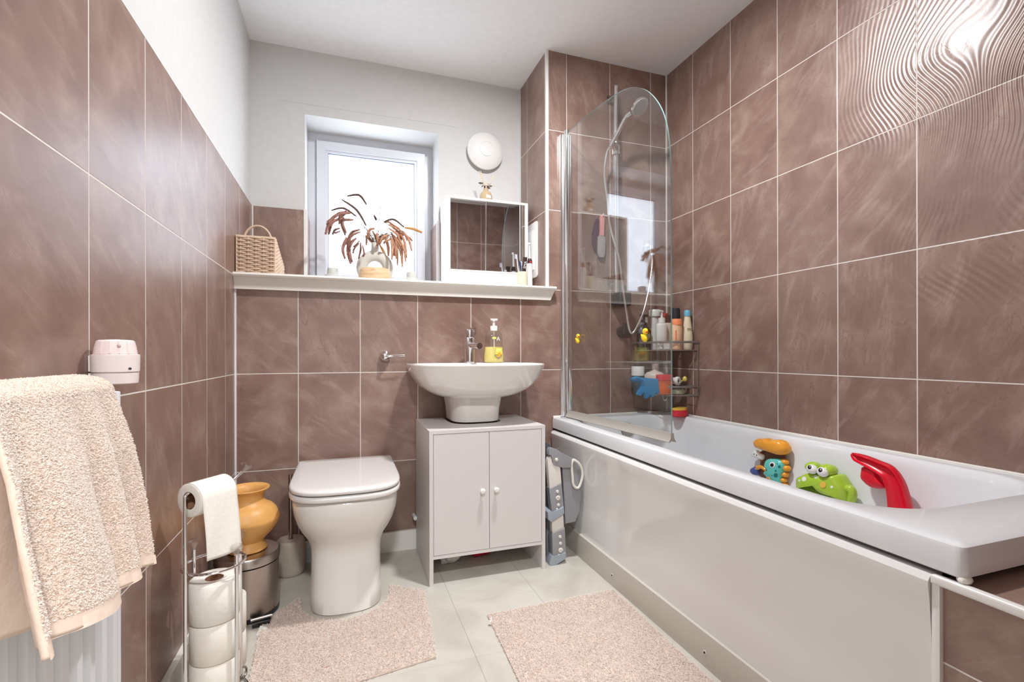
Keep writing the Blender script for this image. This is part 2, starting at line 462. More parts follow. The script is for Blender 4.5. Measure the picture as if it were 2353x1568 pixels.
# trims
tr = [((XL - 0.002, XL + 0.006, YL - 0.008, YL, 0.10, ZS - 0.06), 'corner'),
      ((XC - 0.006, XC + 0.008, YL - 0.004, YL + 0.008, ZS, ZC), 'col'),
      ((XR - 0.006, XR, YL - 0.006, YL, 0.56, ZC), 'sil'),
      ((XL - 0.009, XL + 0.001, YF, YB, ZT, ZT + 0.004), 'top'),
      ((XL, XL + 0.006, YB - 0.012, YB - 0.006, ZS, ZT), 'cr'),
      ((WX0 - 0.006, WX0 + 0.010, YB - 0.010, YB + 0.003, ZS, ZT + 0.004), 'wl'),
      ((WX1 - 0.010, WX1 + 0.006, YB - 0.010, YB + 0.003, ZS, ZT + 0.004), 'wr'),
      ((XC - 0.004, XC + 0.003, YB - 0.008, YB - 0.004, ZT, ZC), 'ci')]
for i, (q, _) in enumerate(tr):
    b = B(); box(b, *q, 0, 0.0015); struct('trim_%d' % (i + 1), b, M_trim if _ != 'ci' else M_paint)
b = B()
box(b, 0.950, 0.966, YF, 0.5455, 0.487, 0.503, 0, 0.005, 3)
box(b, 0.953, 0.966, 0.532, 0.5445, 0, 0.495, 0, 0.003)
box(b, XC - 0.0, XR, YL - 0.0, YL, 0, 0, 0) if False else None
struct('trim_9', b, M_trim, True)
# skirting
b = B(); box(b, XL, 0.97, YL - 0.016, YL, 0, 0.088, 0, 0.002); struct('baseboard_back', b, M_wood)
b = B(); box(b, XL, XL + 0.016, YF, YL - 0.018, 0, 0.088, 0, 0.002); struct('baseboard_left', b, M_wood)

# ------------------------------------------------------------------ window
FY = YB + 0.20
b = B()
x0, x1, zb, zt = WX0, WX1, ZS, WZ1
def frame(bm, x0, x1, z0, z1, w, y0, y1, bev=0.004, mi=0):
    o = [(x0, z0), (x1, z0), (x1, z1), (x0, z1)]; i_ = [(x0 + w, z0 + w), (x1 - w, z0 + w), (x1 - w, z1 - w), (x0 + w, z1 - w)]
    for k in range(4):
        j = (k + 1) % 4
        pts = [o[k], o[j], i_[j], i_[k]]
        vv = [bm.verts.new((p[0], y0, p[1])) for p in pts] + [bm.verts.new((p[0], y1, p[1])) for p in pts]
        fs = [bm.faces.new(vv[0:4]), bm.faces.new(vv[4:8][::-1])]
        for q in range(4): fs.append(bm.faces.new((vv[q], vv[4 + q], vv[4 + (q + 1) % 4], vv[(q + 1) % 4])))
        for f in fs: f.material_index = mi
frame(b, x0, x1, zb, zt, 0.045, FY, FY + 0.06)
win = struct('window_1', b, M_upvc)
b = B(); frame(b, x0 + 0.043, x1 - 0.043, zb + 0.043, zt - 0.043, 0.045, FY - 0.016, FY + 0.045)
frame(b, x0 + 0.086, x1 - 0.086, zb + 0.086, zt - 0.086, 0.016, FY - 0.006, FY + 0.03)
link('sash', b, M_upvc, win, False)
b = B(); frame(b, x0 + 0.040, x1 - 0.040, zb + 0.040, zt - 0.040, 0.005, FY - 0.004, FY + 0.001)
frame(b, x0 + 0.0995, x1 - 0.0995, zb + 0.0995, zt - 0.0995, 0.004, FY - 0.001, FY + 0.012)
link('gasket', b, pmat('gasket', srgb(70, 78, 100), 0.6), win, False)
b = B(); box(b, x0 + 0.098, x1 - 0.098, FY + 0.010, FY + 0.016, zb + 0.098, zt - 0.098); link('pane', b, M_frost, win, False, label='frosted glass pane')

# ------------------------------------------------------------------ long shelf under the window
b = B()
prof = [(2.577, ZS), (2.160, ZS), (2.150, ZS - 0.004), (2.146, ZS - 0.010), (2.150, ZS - 0.017), (2.160, ZS - 0.020), (2.163, ZS - 0.024), (2.176, ZS - 0.060), (2.176, ZS - 0.066), (2.1935, ZS - 0.066), (2.1935, ZS - 0.026), (2.577, ZS - 0.026)]
ra = [(XL + 0.0005, y, z) for y, z in prof]; rb = [(XC - 0.0005, y, z) for y, z in prof]
loft(b, [ra, rb])
pr2 = [p for p in prof if p[0] < 2.2][:]
pr2 = [(2.1935, ZS)] + pr2
rings = []
for xx, cut in ((XC - 0.0005, 0), (0.985, 0)):
    rings.append([(xx - (0.0 if xx < 0.96 else (ZS - z) * 0.35), y, z) for y, z in pr2])
loft(b, rings)
link('window_shelf', b, M_wood, None, True, 'long white moulded wooden shelf running under the window along the back wall', 'shelf', ang=25)

# ================================================================== BATH
RX0, RX1, RY0, RY1, RZ = 0.974, XR - 0.001, 0.500, YL - 0.001, 0.565
bath = empty('bathtub', ((RX0 + RX1) / 2, 1.35, 0), 'white acrylic bathtub built in along the right-hand tiled wall', 'bathtub')
b = B()
ix0, ix1, iy0, iy1 = 1.030, 1.612, 0.650, 2.105
NN = 10
def rr(e, z, r): return rrect(ix0 + e, ix1 - e, iy0 + e, iy1 - e, r, z, NN)
rings = [rrect(RX0 + 0.004, RX1, RY0 + 0.004, RY1, 0.010, RZ - 0.055, NN), rrect(RX0, RX1, RY0, RY1, 0.014, RZ - 0.052, NN),
         rrect(RX0, RX1, RY0, RY1, 0.014, RZ - 0.012, NN), rrect(RX0 + 0.003, RX1, RY0 + 0.003, RY1, 0.014, RZ - 0.004, NN),
         rrect(RX0 + 0.011, RX1, RY0 + 0.011, RY1, 0.014, RZ, NN),
         rr(-0.006, RZ - 0.001, 0.15), rr(0.0, RZ - 0.003, 0.15), rr(0.006, RZ - 0.010, 0.15), rr(0.012, RZ - 0.03, 0.145)]
for k in range(1, 9):
    s = k / 8
    e = 0.012 + 0.055 * s; z = RZ - 0.03 - 0.36 * s
    ring = rrect(ix0 + e, ix1 - e, iy0 + e + 0.20 * s ** 1.5, iy1 - e - 0.02 * s, 0.14, z, NN)
    rings.append(ring)
rings.append(rrect(ix0 + 0.10, ix1 - 0.10, iy0 + 0.34, iy1 - 0.12, 0.10, RZ - 0.415, NN))
def skew(bm, amt):      # the bath stands a little out of square with the wall
    for v in bm.verts: v.co.x -= amt * (2.19 - v.co.y) / 1.69 * max(0.0, min(1.0, (1.35 - v.co.x) / 0.3))
loft(b, rings, False, True); skew(b, 0.018)
link('tub', b, M_acryl, bath, True, ang=35, keep=False)
b = B()
my = Matrix.Rotation(math.radians(90), 4, 'X')
lathe(b, [(0.036, 0.0), (0.036, 0.010), (0.033, 0.013), (0.0, 0.013)], 1.338, 2.086, 0.497, 32, my)
lathe(b, [(0.008, 0.012), (0.008, 0.017), (0.0, 0.018)], 1.338, 2.086, 0.497, 16, my)
link('overflow_cover', b, M_chrome_dk, bath, label='round chrome overflow cover')
# silicone bead along wall
b = B()
tube(b, [(XR - 0.0055, 0.5, RZ + 0.001), (XR - 0.0055, YL - 0.0055, RZ + 0.001), (RX0 + 0.005, YL - 0.0055, RZ + 0.001)], 0.0045, 8)
ball(b, (0.968, 0.505, 0.508), 0.010, 1.3, 1.0, 0.8, 10)
link('silicone_bead', b, M_silic, bath)

# panel (bulging top edge, crease near the bottom)
b = B()
pp = [(0.995, 0.502), (0.973, 0.502), (0.963, 0.499), (0.957, 0.490), (0.957, 0.480), (0.961, 0.455), (0.965, 0.40), (0.970, 0.30), (0.9735, 0.232), (0.9725, 0.214), (0.970, 0.14), (0.970, 0.0985), (0.995, 0.0985)]
ys = [0.546, 0.60, 1.0, 1.5, 2.0, 2.165, 2.177]
rings = []
for i, y in enumerate(ys):
    e = 0.006 if i == len(ys) - 1 else 0
    rings.append([(x + (e if x < 0.99 else 0), y, z - e) for x, z in pp])
loft(b, rings); skew(b, 0.010)
link('bath_panel', b, M_panel, bath, True, 'glossy moulded side panel', ang=30)
# plinth with two screw holes
b = B(); box(b, 0.953, 0.9695, YF, YL - 0.018, 0.0, 0.098, 0, 0.0015)
pl = link('plinth_board', b, M_plinth, None, True, 'low painted white board on the floor under the bath panel', 'plinth')
for y in (1.586, 1.093):
    b = B(); lathe(b, [(0.0065, 0), (0.0065, 0.0012), (0.004, 0.0014), (0.0, 0.0005)], 0.9525, y, 0.042, 16, Matrix.Rotation(math.radians(-90), 4, 'Y'))
    sc = link('screw_ring', b, M_white, pl)
    b = B(); lathe(b, [(0.0032, 0), (0.0032, 0.0024), (0.0, 0.0025)], 0.9525, y, 0.042, 12, Matrix.Rotation(math.radians(-90), 4, 'Y'))
    link('screw_hole', b, M_hole, sc)

# ------------------------------------------------------------------ bath screen
TH = math.radians(3.4)
gx, gy = 1.046, 2.165
g = Vector((math.sin(TH), -math.cos(TH), 0)); gn = Vector((math.cos(TH), math.sin(TH), 0))
scr = empty('bath_screen', (gx, gy, RZ), 'clear hinged glass bath screen with curved top and chrome wall post', 'bath screen')
cur = [(0.10, 1.984), (0.21, 1.981), (0.30, 1.977), (0.37, 1.972), (0.44, 1.964), (0.50, 1.950), (0.55, 1.929), (0.60, 1.897), (0.645, 1.855), (0.687, 1.800), (0.718, 1.740), (0.738, 1.670), (0.749, 1.580), (0.752, 1.48), (0.752, 1.30)]
sm = smooth_path([(a, 0, z) for a, z in [(0.010, 1.984)] + cur], 5)
outline = [(0.010, 0.585)] + [(p.x, p.z) for p in sm] + [(0.752, 0.585)]
b = B(); tk = 0.0028
fr = [b.verts.new(Vector((gx, gy, 0)) + g * a - gn * tk + Vector((0, 0, z))) for a, z in outline]
bk = [b.verts.new(Vector((gx, gy, 0)) + g * a + gn * tk + Vector((0, 0, z))) for a, z in outline]
f = b.faces.new(fr); f.material_index = 0; f = b.faces.new(bk[::-1]); f.material_index = 0
for i in range(len(fr)):
    j = (i + 1) % len(fr); f = b.faces.new((fr[i], bk[i], bk[j], fr[j])); f.material_index = 1
link('glass_pane', b, [M_glass, M_gedge], scr, False)
b = B()
def gq(a, z, o=0.0): return Vector((gx, gy, 0)) + g * a + gn * o + Vector((0, 0, z))
pts = []
prof = [(-0.006, 0.600), (0.006, 0.600), (0.007, 0.583), (0.016, 0.569), (0.014, 0.567), (0.0, 0.574), (-0.014, 0.567), (-0.016, 0.569), (-0.007, 0.583)]
loft(b, [[gq(0.008, z, o) for o, z in prof], [gq(0.756, z, o) for o, z in prof]])
link('rubber_seal', b, M_seal, scr, True, label='translucent rubber seal strip')
b = B(); tube(b, [(gx, gy, 0.568), (gx, gy, 1.985)], 0.0115, 20); lathe(b, [(0.0125, 0), (0.0125, 0.010), (0.008, 0.013), (0, 0.013)], gx, gy, 1.985, 20)
box(b, gx + 0.004, gx + 0.022, gy - 0.010, gy + 0.002, 0.60, 1.98, 0, 0.002)
link('hinge_post', b, M_chrome, scr)
b = B(); box(b, gx - 0.030, gx + 0.012, gy + 0.008, YL - 0.0005, 0.567, 1.978, 0, 0.003)
box(b, gx - 0.018, gx - 0.010, gy - 0.002, gy + 0.010, 0.567, 1.978, 0, 0.002)
link('wall_channel', b, M_alu, scr)

# rubber ducks stuck on the glass
M_yel = pmat('yellow duck vinyl', srgb(250, 214, 40), 0.3, spec=0.5); M_red = pmat('red beak', srgb(214, 40, 28), 0.35)
def duck(a, z, label, small=1.0):
    c = gq(a, z, -0.012)
    o = empty('bath_toy_duck', c, label, 'toy duck', 'toy ducks on the bath screen')
    L = -gn; R_ = -g  # facing the room
    def P(u, w, dd=0.0): return c + g * u * small * 0.001 + Vector((0, 0, w * 0.001 * small)) + gn * (-dd) * 0.001
    # outline in mm, u to the right of the picture (towards the free edge)
    body = [(-17, 6), (-13, 3), (-8, 4), (-3, 6), (2, 5), (6, 2), (9, -4), (11, -10), (9, -16), (4, -20), (-3, -20), (-10, -15), (-15, -7)]
    head = [(3 + 10.5 * math.cos(k * PI / 8), 14 + 10.5 * math.sin(k * PI / 8)) for k in range(16)]
    for poly, nm in ((body, 'body'), (head, 'head')):
        bb = B(); q = [P(u, w) for u, w in poly]
        n_ = len(q); cc = sum(q, Vector()) / n_
        rings = []
        for s, dd in ((0.80, -5), (1.0, -3), (1.03, 0), (1.0, 3.2), (0.85, 6), (0.5, 7.6), (0.1, 8)):
            rings.append([cc + (p - cc) * s + gn * (-dd * 0.001) for p in q])
        loft(bb, rings)
        link(nm, bb, M_yel, o, ang=60)
    bb = B(); ball(bb, P(14.5, 12) - gn * 0.003, 0.0042, 1.2, 1.2, 0.8, 10); link('beak', bb, M_red, o, label='red beak')
    bb = B(); ball(bb, P(7, 18) - gn * 0.008, 0.0014, n=8); link('eye', bb, M_black, o)
    bb = B()
    q = gn.to_track_quat('Z', 'Y').to_matrix().to_4x4()
    lathe(bb, [(0.003, -0.004), (0.005, 0.0), (0.016, 0.0075), (0.017, 0.009), (0.0, 0.0092)], *(c + g * 0.004), n=24, mat=q)
    link('suction_cup', bb, M_crys, o)
duck(0.125, 0.950, 'smaller-looking yellow duck stuck on the bath screen beside the chrome post', 1.0)
duck(0.620, 0.949, 'yellow duck with red beak stuck on the glass in front of the bottle rack', 1.15)

# ================================================================== TOILET
M_seat = pmat('white toilet seat plastic', srgb(230, 226, 223), 0.12, spec=0.55, coat=0.2)
wc = empty('toilet', (0, 1.95, 0), 'white back-to-wall toilet with closed square-fronted lid', 'toilet')
yb = YL - 0.002
b = B(); rings = []
for z, a, yf, yc, p in ((0.0, 0.118, 1.712, 1.84, 2.9), (0.004, 0.121, 1.708, 1.84, 2.9), (0.05, 0.121, 1.722, 1.84, 2.8), (0.12, 0.119, 1.745, 1.84, 2.7), (0.175, 0.119, 1.752, 1.85, 2.6),
                       (0.205, 0.122, 1.750, 1.85, 2.5), (0.235, 0.134, 1.735, 1.85, 2.45), (0.265, 0.150, 1.706, 1.84, 2.5), (0.30, 0.165, 1.678, 1.83, 2.55), (0.34, 0.174, 1.656, 1.82, 2.65), (0.375, 0.176, 1.647, 1.81, 2.75), (0.392, 0.174, 1.648, 1.81, 2.8), (0.398, 0.168, 1.655, 1.81, 2.8)):
    rings.append(dring(0.0, a, yc, yf, yb, z, p, 12))
loft(b, rings); link('pan', b, M_ceram, wc, ang=60)
def slab(name, a, yf, ybk, z0, z1, p, r=0.006, mat=None, dome=0.0):
    b = B(); yc = 1.85
    rg = []
    for e, z in ((r, z0), (r * 0.3, z0 + r * 0.3), (0, z0 + r), (0, z1 - r), (r * 0.3, z1 - r * 0.3), (r, z1)):
        rg.append(dring(0.0, a - e, yc, yf + e, ybk - e, z, p, 40, 72))
    if dome:
        for s in (0.85, 0.6, 0.3): rg.append(dring(0.0, (a - r) * s, yc, yc - (yc - yf - r) * s, yc + (ybk - yc - r) * s, z1 + dome * (1 - s * s), p, 40, 72))
    loft(b, rg); return link(name, b, mat or M_seat, wc, ang=50)
slab('seat', 0.187, 1.634, 2.142, 0.402, 0.421, 3.4)
slab('lid', 0.186, 1.634, 2.142, 0.425, 0.442, 3.4, 0.007, dome=0.002)
for x in (-0.075, 0.075):
    b = B(); tube(b, [(x - 0.03, 2.150, 0.418), (x + 0.03, 2.150, 0.418)], 0.010, 14); box(b, x - 0.02, x + 0.02, 2.140, 2.16, 0.3985, 0.412); link('hinge', b, M_chrome, wc)

# flush lever
fl = empty('flush_lever', (0.165, YL, 0.872), 'chrome flush lever on the tiled wall above the toilet', 'flush lever')
b = B(); mY = Matrix.Rotation(math.radians(90), 4, 'X')
lathe(b, [(0.025, 0.0006), (0.025, 0.012), (0.022, 0.020), (0.013, 0.034), (0.010, 0.036), (0.0, 0.036)], 0.165, YL, 0.872, 32, mY); link('escutcheon', b, M_chrome, fl)
b = B(); tube(b, [(0.165, YL - 0.034, 0.872), (0.165, YL - 0.050, 0.872)], 0.008, 14)
tube(b, smooth_path([(0.163, YL - 0.048, 0.872), (0.18, YL - 0.052, 0.872), (0.21, YL - 0.052, 0.873), (0.245, YL - 0.050, 0.874)], 6), 0.0055, 12, flat=0.5); link('lever', b, M_chrome, fl)

# ================================================================== BASIN ON PEDESTAL
bs = empty('washbasin', (0.535, 2.0, 0.60), 'white ceramic washbasin fixed to the tiled wall', 'washbasin')
b = B(); cx = 0.535; yb = YL - 0.001; rings = []
for z, a, yf, yc, p in ((0.694, 0.125, 1.925, 2.04, 2.4), (0.700, 0.150, 1.893, 2.03, 2.4), (0.712, 0.185, 1.860, 2.02, 2.45), (0.730, 0.217, 1.834, 2.01, 2.5), (0.752, 0.242, 1.813, 2.0, 2.55), (0.780, 0.262, 1.798, 2.0, 2.6), (0.805, 0.275, 1.789, 2.0, 2.65), (0.824, 0.283, 1.782, 1.99, 2.7), (0.832, 0.286, 1.779, 1.99, 2.7), (0.837, 0.286, 1.778, 1.99, 2.7), (0.840, 0.283, 1.781, 1.99, 2.7)):
    rings.append(dring(cx, a, yc, yf, yb, z, p, 9))
for z, a, yf, ybk, p in ((0.840, 0.272, 1.792, 2.06, 2.7), (0.834, 0.264, 1.800, 2.052, 2.6), (0.800, 0.245, 1.815, 2.045, 2.6), (0.76, 0.20, 1.845, 2.03, 2.5), (0.735, 0.12, 1.89, 1.99, 2.3), (0.730, 0.03, 1.93, 1.95, 2.0)):
    rings.append(dring(cx, a, 1.94, yf, ybk, z, p, 3.2))
loft(b, rings, True, True); link('bowl', b, M_ceram, bs, ang=60)
b = B(); rings = []
for z, a, yf in ((0.594, 0.104, 1.945), (0.60, 0.105, 1.944), (0.65, 0.109, 1.938), (0.70, 0.118, 1.930), (0.705, 0.118, 1.93)):
    rings.append(dring(cx - 0.003, a, 2.06, yf, 2.165, z, 3.2, 8))
loft(b, rings); link('pedestal', b, M_ceram, bs, ang=60)

# mixer tap
tp = empty('basin_tap', (0.530, 2.10, 0.8405), 'chrome mixer tap standing on the washbasin', 'tap')
b = B(); lathe(b, [(0.028, 0), (0.028, 0.004), (0.0235, 0.006), (0.0235, 0.112), (0.0228, 0.113), (0.0235, 0.115), (0.0235, 0.148), (0.022, 0.151), (0, 0.151)], 0.530, 2.10, 0.8405, 32); link('body', b, M_chrome, tp)
b = B(); tube(b, [(0.531, 2.092, 0.921), (0.5455, 1.990, 0.9155)], 0.0135, 20); link('spout', b, M_chrome, tp)
b = B(); box(b, 0.531, 0.551, 2.075, 2.118, 0.9925, 0.999, 0, 0.002); box(b, 0.543, 0.5505, 2.075, 2.118, 0.965, 0.996, 0, 0.002); link('handle', b, M_chrome, tp)

# soap pump bottle
sb = empty('soap_dispenser', (0.640, 2.09, 0.8405), 'clear pump bottle half full of yellow liquid soap on the washbasin', 'soap bottle')
def oval(r, sy=0.62): return r
b = B(); cx_, cy_, cz_ = 0.640, 2.09, 0.8405
PF = [(0.040, 0.0), (0.0455, 0.004), (0.047, 0.012), (0.0475, 0.03), (0.0435, 0.068), (0.041, 0.095), (0.040, 0.118), (0.036, 0.132), (0.026, 0.142), (0.016, 0.147), (0.0145, 0.150)]
lathe(b, PF, cx_, cy_, cz_, 40, sy=0.6); link('bottle', b, M_clear, sb, ang=70)
b = B(); PL2 = [(r - 0.0018, z + 0.001) for r, z in PF if z < 0.07] + [(0.0415, 0.072), (0.0, 0.0721)]
lathe(b, PL2, cx_, cy_, cz_, 40, sy=0.58); link('liquid_soap', b, pmat('yellow soap', srgb(240, 226, 140), 0.35, sss=0.3), sb, ang=50, label='pale yellow liquid')
b = B(); lathe(b, [(0.0165, 0.146), (0.0165, 0.166), (0.015, 0.168), (0.006, 0.168), (0.006, 0.170), (0.0055, 0.196), (0, 0.196)], cx_, cy_, cz_, 24); lathe(b, [(0.0095, 0.190), (0.0105, 0.196), (0.009, 0.201), (0, 0.201)], cx_, cy_, cz_, 20)
tube(b, [(cx_ - 0.015, cy_, cz_ + 0.197), (cx_ + 0.016, cy_ - 0.006, cz_ + 0.197)], 0.0045, 10); link('pump', b, M_white, sb, label='white pump head')
b = B(); tube(b, [(cx_ + 0.001, cy_, cz_ + 0.15), (cx_ + 0.002, cy_, cz_ + 0.01)], 0.003, 8); link('dip_tube', b, M_whitem, sb)
def patch_on(bm, cx, cy, cz, sx, sy, r, a0, a1, z0, z1, mi=0, n=8):
    g_ = []
    for i in range(n + 1):
        a = a0 + (a1 - a0) * i / n
        g_.append((cx + r * math.cos(a) * sx, cy + r * math.sin(a) * sy))
    for i in range(n):
        f = bm.faces.new([bm.verts.new((*g_[i], z0 + cz)), bm.verts.new((*g_[i + 1], z0 + cz)), bm.verts.new((*g_[i + 1], z1 + cz)), bm.verts.new((*g_[i], z1 + cz))]); f.material_index = mi
M_or = pmat('orange print', srgb(250, 165, 40), 0.5); M_gold = pmat('gold print', srgb(248, 206, 100), 0.5); M_lg = pmat('lime print', srgb(222, 236, 120), 0.5); M_gry = pmat('grey print', srgb(130, 120, 140), 0.5)
b = B()
patch_on(b, cx_, cy_, cz_, 1, 0.6, 0.0480, math.radians(268), math.radians(314), 0.038, 0.052, 0)
patch_on(b, cx_, cy_, cz_, 1, 0.6, 0.0462, math.radians(272), math.radians(312), 0.052, 0.066, 2)
patch_on(b, cx_, cy_, cz_, 1, 0.6, 0.0487, math.radians(284), math.radians(300), 0.026, 0.046, 1)
link('front_label', b, [M_gold, M_or, M_lg], sb, label='yellow label with an orange motif')
b = B()
for k in (0, 1):
    a = [(cx_ - 0.018 + k * 0.0, 0), (0, 0)]
for (xa, za, xb, zb_) in ((-0.006, 0.036, 0.013, 0.020), (0.013, 0.020, 0.032, 0.036)):
    tube(b, [(cx_ + xa, cy_ - 0.0295, cz_ + za), (cx_ + xb, cy_ - 0.0275 + (0.006 if xb > 0.03 else 0), cz_ + zb_)], 0.0013, 6)
link('label_chevron', b, M_gry, sb)
b = B(); patch_on(b, cx_, cy_, cz_, 1, 0.6, 0.0425, math.radians(250), math.radians(275), 0.108, 0.117); link('green_sticker', b, M_lg, sb, label='small lime green sticker')
text_mesh('letter_print', 'A', 0.026, M_white, sb, (cx_ + 0.013, cy_ - 0.0262, cz_ + 0.108), (PI / 2, 0, 0))

# ================================================================== VANITY CABINET (stands round the pedestal)
cb = empty('under_basin_cabinet', (0.5335, 1.985, 0), 'off-white two-door cabinet standing around the basin pedestal', 'cabinet')
cx0, cx1, cy0, cy1, czt = 0.297, 0.772, 1.805, 2.168, 0.588
b = B(); box(b, cx0, cx0 + 0.015, cy0, cy1, 0.0, czt - 0.0122, 0, 0.0007); link('side_panel', b, M_board, cb, False)
b = B(); box(b, cx1 - 0.015, cx1, cy0, cy1, 0.0, czt - 0.0122, 0, 0.0007); link('side_panel', b, M_board, cb, False)
# top with a cut-out for the pedestal
b = B(); tz0, tz1 = czt - 0.012, czt + 0.001
px0, px1, pyf = 0.418, 0.646, 1.936
outl = [(cx0, cy0), (cx1, cy0), (cx1, cy1), (px1, cy1)]
arc = [(0.532 + 0.114 * math.copysign(abs(math.cos(a)) ** 0.65, math.cos(a)), 2.06 - 0.124 * abs(math.sin(a)) ** 0.65) for a in [PI * k / 16 for k in range(17)]]
outl += arc + [(px0, cy1), (cx0, cy1)]
extrude_poly(b, [(x, y, tz0) for x, y in outl], (0, 0, tz1 - tz0)); link('top_panel', b, M_board, cb, False)
b = B(); box(b, cx0 + 0.015, cx1 - 0.015, cy0 + 0.002, cy1 - 0.03, 0.100, 0.113); link('bottom_panel', b, M_board, cb, False)
b = B(); box(b, cx0 + 0.015, cx1 - 0.015, cy0 + 0.020, cy0 + 0.030, 0.5, 0.575); link('top_rail', b, M_board, cb, False)
b = B(); box(b, cx0 + 0.015, cx0 + 0.09, cy1 - 0.012, cy1 - 0.004, 0.113, 0.575); link('back_strip', b, M_board, cb, False); b = B(); box(b, cx1 - 0.09, cx1 - 0.015, cy1 - 0.012, cy1 - 0.004, 0.113, 0.575); link('back_strip', b, M_board, cb, False)
for k, (x0, x1) in enumerate(((cx0 + 0.0165, 0.5325), (0.5345, cx1 - 0.0165))):
    b = B(); box(b, x0, x1, cy0 + 0.001, cy0 + 0.016, 0.1145, 0.5745, 0, 0.0008); dr = link('door', b, M_board, cb, False)
    kx = 0.502 if k == 0 else 0.558
    b = B(); lathe(b, [(0.0045, 0.0), (0.0045, 0.008), (0.008, 0.011), (0.0105, 0.016), (0.0105, 0.021), (0.006, 0.0255), (0, 0.0258)], kx, cy0 + 0.001, 0.348, 20, mY); link('knob', b, M_white, dr)
# things under the cabinet
b = B()
def crumple(bm, c, sx, sy, sz, seed, n=3, amp=0.25):
    rnd = random.Random(seed)
    k = len(bm.verts)
    bmesh.ops.create_icosphere(bm, subdivisions=n, radius=1.0)
    bm.verts.ensure_lookup_table()
    dirs = [(Vector((rnd.uniform(-1, 1), rnd.uniform(-1, 1), rnd.uniform(-1, 1))).normalized(), rnd.uniform(0, 6), rnd.uniform(4, 9)) for _ in range(6)]
    for v in bm.verts[k:]:
        d = v.co.copy(); r = 1 + sum(math.sin(fr_ * d.dot(q) + ph) for q, ph, fr_ in dirs) / 6 * amp * 2
        v.co = Vector((c[0] + d.x * sx * r, c[1] + d.y * sy * r, max(c[2] + d.z * sz * r, 0.001)))
crumple(b, (0.412, 1.99, 0.028), 0.045, 0.03, 0.028, 3); link('crumpled_tissue', b, M_whitem, None, False, 'crumpled white paper on the floor under the cabinet', 'paper')
b = B(); crumple(b, (0.548, 2.02, 0.03), 0.055, 0.04, 0.03, 5); link('plastic_packet', b, pmat('red packet plastic', srgb(200, 20, 55), 0.35), None, False, 'shiny red plastic packet on the floor under the cabinet', 'packet')

# ================================================================== MIRROR CABINET
mc = empty('mirror_cabinet', (0.703, 2.47, ZS), 'white mirror cabinet with two sliding mirror doors on the shelf', 'cabinet')
m0, m1, my0, my1, mz1 = 0.485, 0.921, 2.380, 2.569, 1.684
b = B()
box(b, m0, m0 + 0.016, my0, my1, ZS + 0.0003, mz1, 0, 0.001); box(b, m1 - 0.016, m1, my0, my1, ZS + 0.0003, mz1, 0, 0.001)
box(b, m0 + 0.016, m1 - 0.016, my0, my1, mz1 - 0.012, mz1, 0, 0.0005); box(b, m0 + 0.016, m1 - 0.016, my0 + 0.004, my1, ZS + 0.0003, 1.306, 0, 0.0005)
box(b, m0 + 0.012, m1 - 0.012, my1 - 0.006, my1, ZS + 0.0003, mz1)
box(b, m0 + 0.016, m1 - 0.016, my0 + 0.002, my0 + 0.012, 1.305, 1.312)
link('carcass', b, M_white, mc, False)
b = B(); box(b, m0 + 0.017, 0.700, my0 + 0.010, my0 + 0.013, 1.312, mz1 - 0.0125); link('mirror_door', b, M_mirror, mc, False)
b = B(); box(b, 0.690, m1 - 0.017, my0 + 0.005, my0 + 0.008, 1.312, mz1 - 0.0125); link('mirror_door', b, M_mirror, mc, False)
b = B(); box(b, 0.6875, 0.6915, my0 + 0.0035, my0 + 0.0085, 1.312, mz1 - 0.0125); link('door_edge', b, M_alu, mc, False)

# reed diffuser on top
M_dbot = pmat('beige smoked glass', srgb(196, 172, 138), 0.12, spec=0.6); M_dleaf = pmat('dark dried leaf', srgb(66, 62, 52), 0.6); M_reed = pmat('reed stick', srgb(226, 204, 178), 0.7); M_bud = pmat('dried bud', srgb(92, 52, 36), 0.7); M_pale = pmat('pale dried flower', srgb(222, 210, 190), 0.8)
dx, dy, dz = 0.7085, 2.452, mz1 + 0.0263
df = empty('reed_diffuser', (dx, dy, dz), 'small beige bottle with reed sticks and dried flowers on the mirror cabinet', 'reed diffuser')
b = B(); lathe(b, [(0.030, -0.026), (0.0335, -0.022), (0.0335, 0.010), (0.0315, 0.020), (0.025, 0.031), (0.015, 0.038), (0.0125, 0.040), (0.0125, 0.052), (0.0115, 0.054), (0, 0.0535)], dx, dy, dz, 32); link('bottle', b, M_dbot, df, ang=60)
b = B(); patch_on(b, dx, dy, dz, 1, 1, 0.0341, math.radians(258), math.radians(308), -0.006, 0.009); link('bottle_label', b, M_white, df)
def stick(bm, p, q, r=0.0016): tube(bm, [p, q], r, 6)
b = B()
for (ex, ez) in ((-0.038, 0.140), (-0.030, 0.142), (0.048, 0.125), (0.043, 0.121)): stick(b, (dx, dy, dz + 0.045), (dx + ex, dy - 0.004, dz + ez), 0.0019)
link('reed_sticks', b, M_reed, df)
def leaf(bm, p, d, L, W, mi=0, droop=0.0):
    p = Vector(p); d = Vector(d).normalized(); s = d.cross(Vector((0, -1, 0.15))).normalized()
    rows = []
    for k in range(6):
        t = k / 5; c = p + d * L * t + Vector((0, 0, -droop * t * t)); w = W * math.sin(PI * min(t * 0.93 + 0.05, 1))
        rows.append((bm.verts.new(c - s * w), bm.verts.new(c + Vector((0, -0.15 * W, 0))), bm.verts.new(c + s * w)))
    for a, c in zip(rows, rows[1:]):
        for k in (0, 1): f = bm.faces.new((a[k], a[k + 1], c[k + 1], c[k])); f.material_index = mi
b = B()
stick(b, (dx - 0.006, dy, dz + 0.05), (dx - 0.020, dy, dz + 0.084), 0.0009); stick(b, (dx + 0.006, dy, dz + 0.05), (dx + 0.026, dy, dz + 0.085), 0.0014)
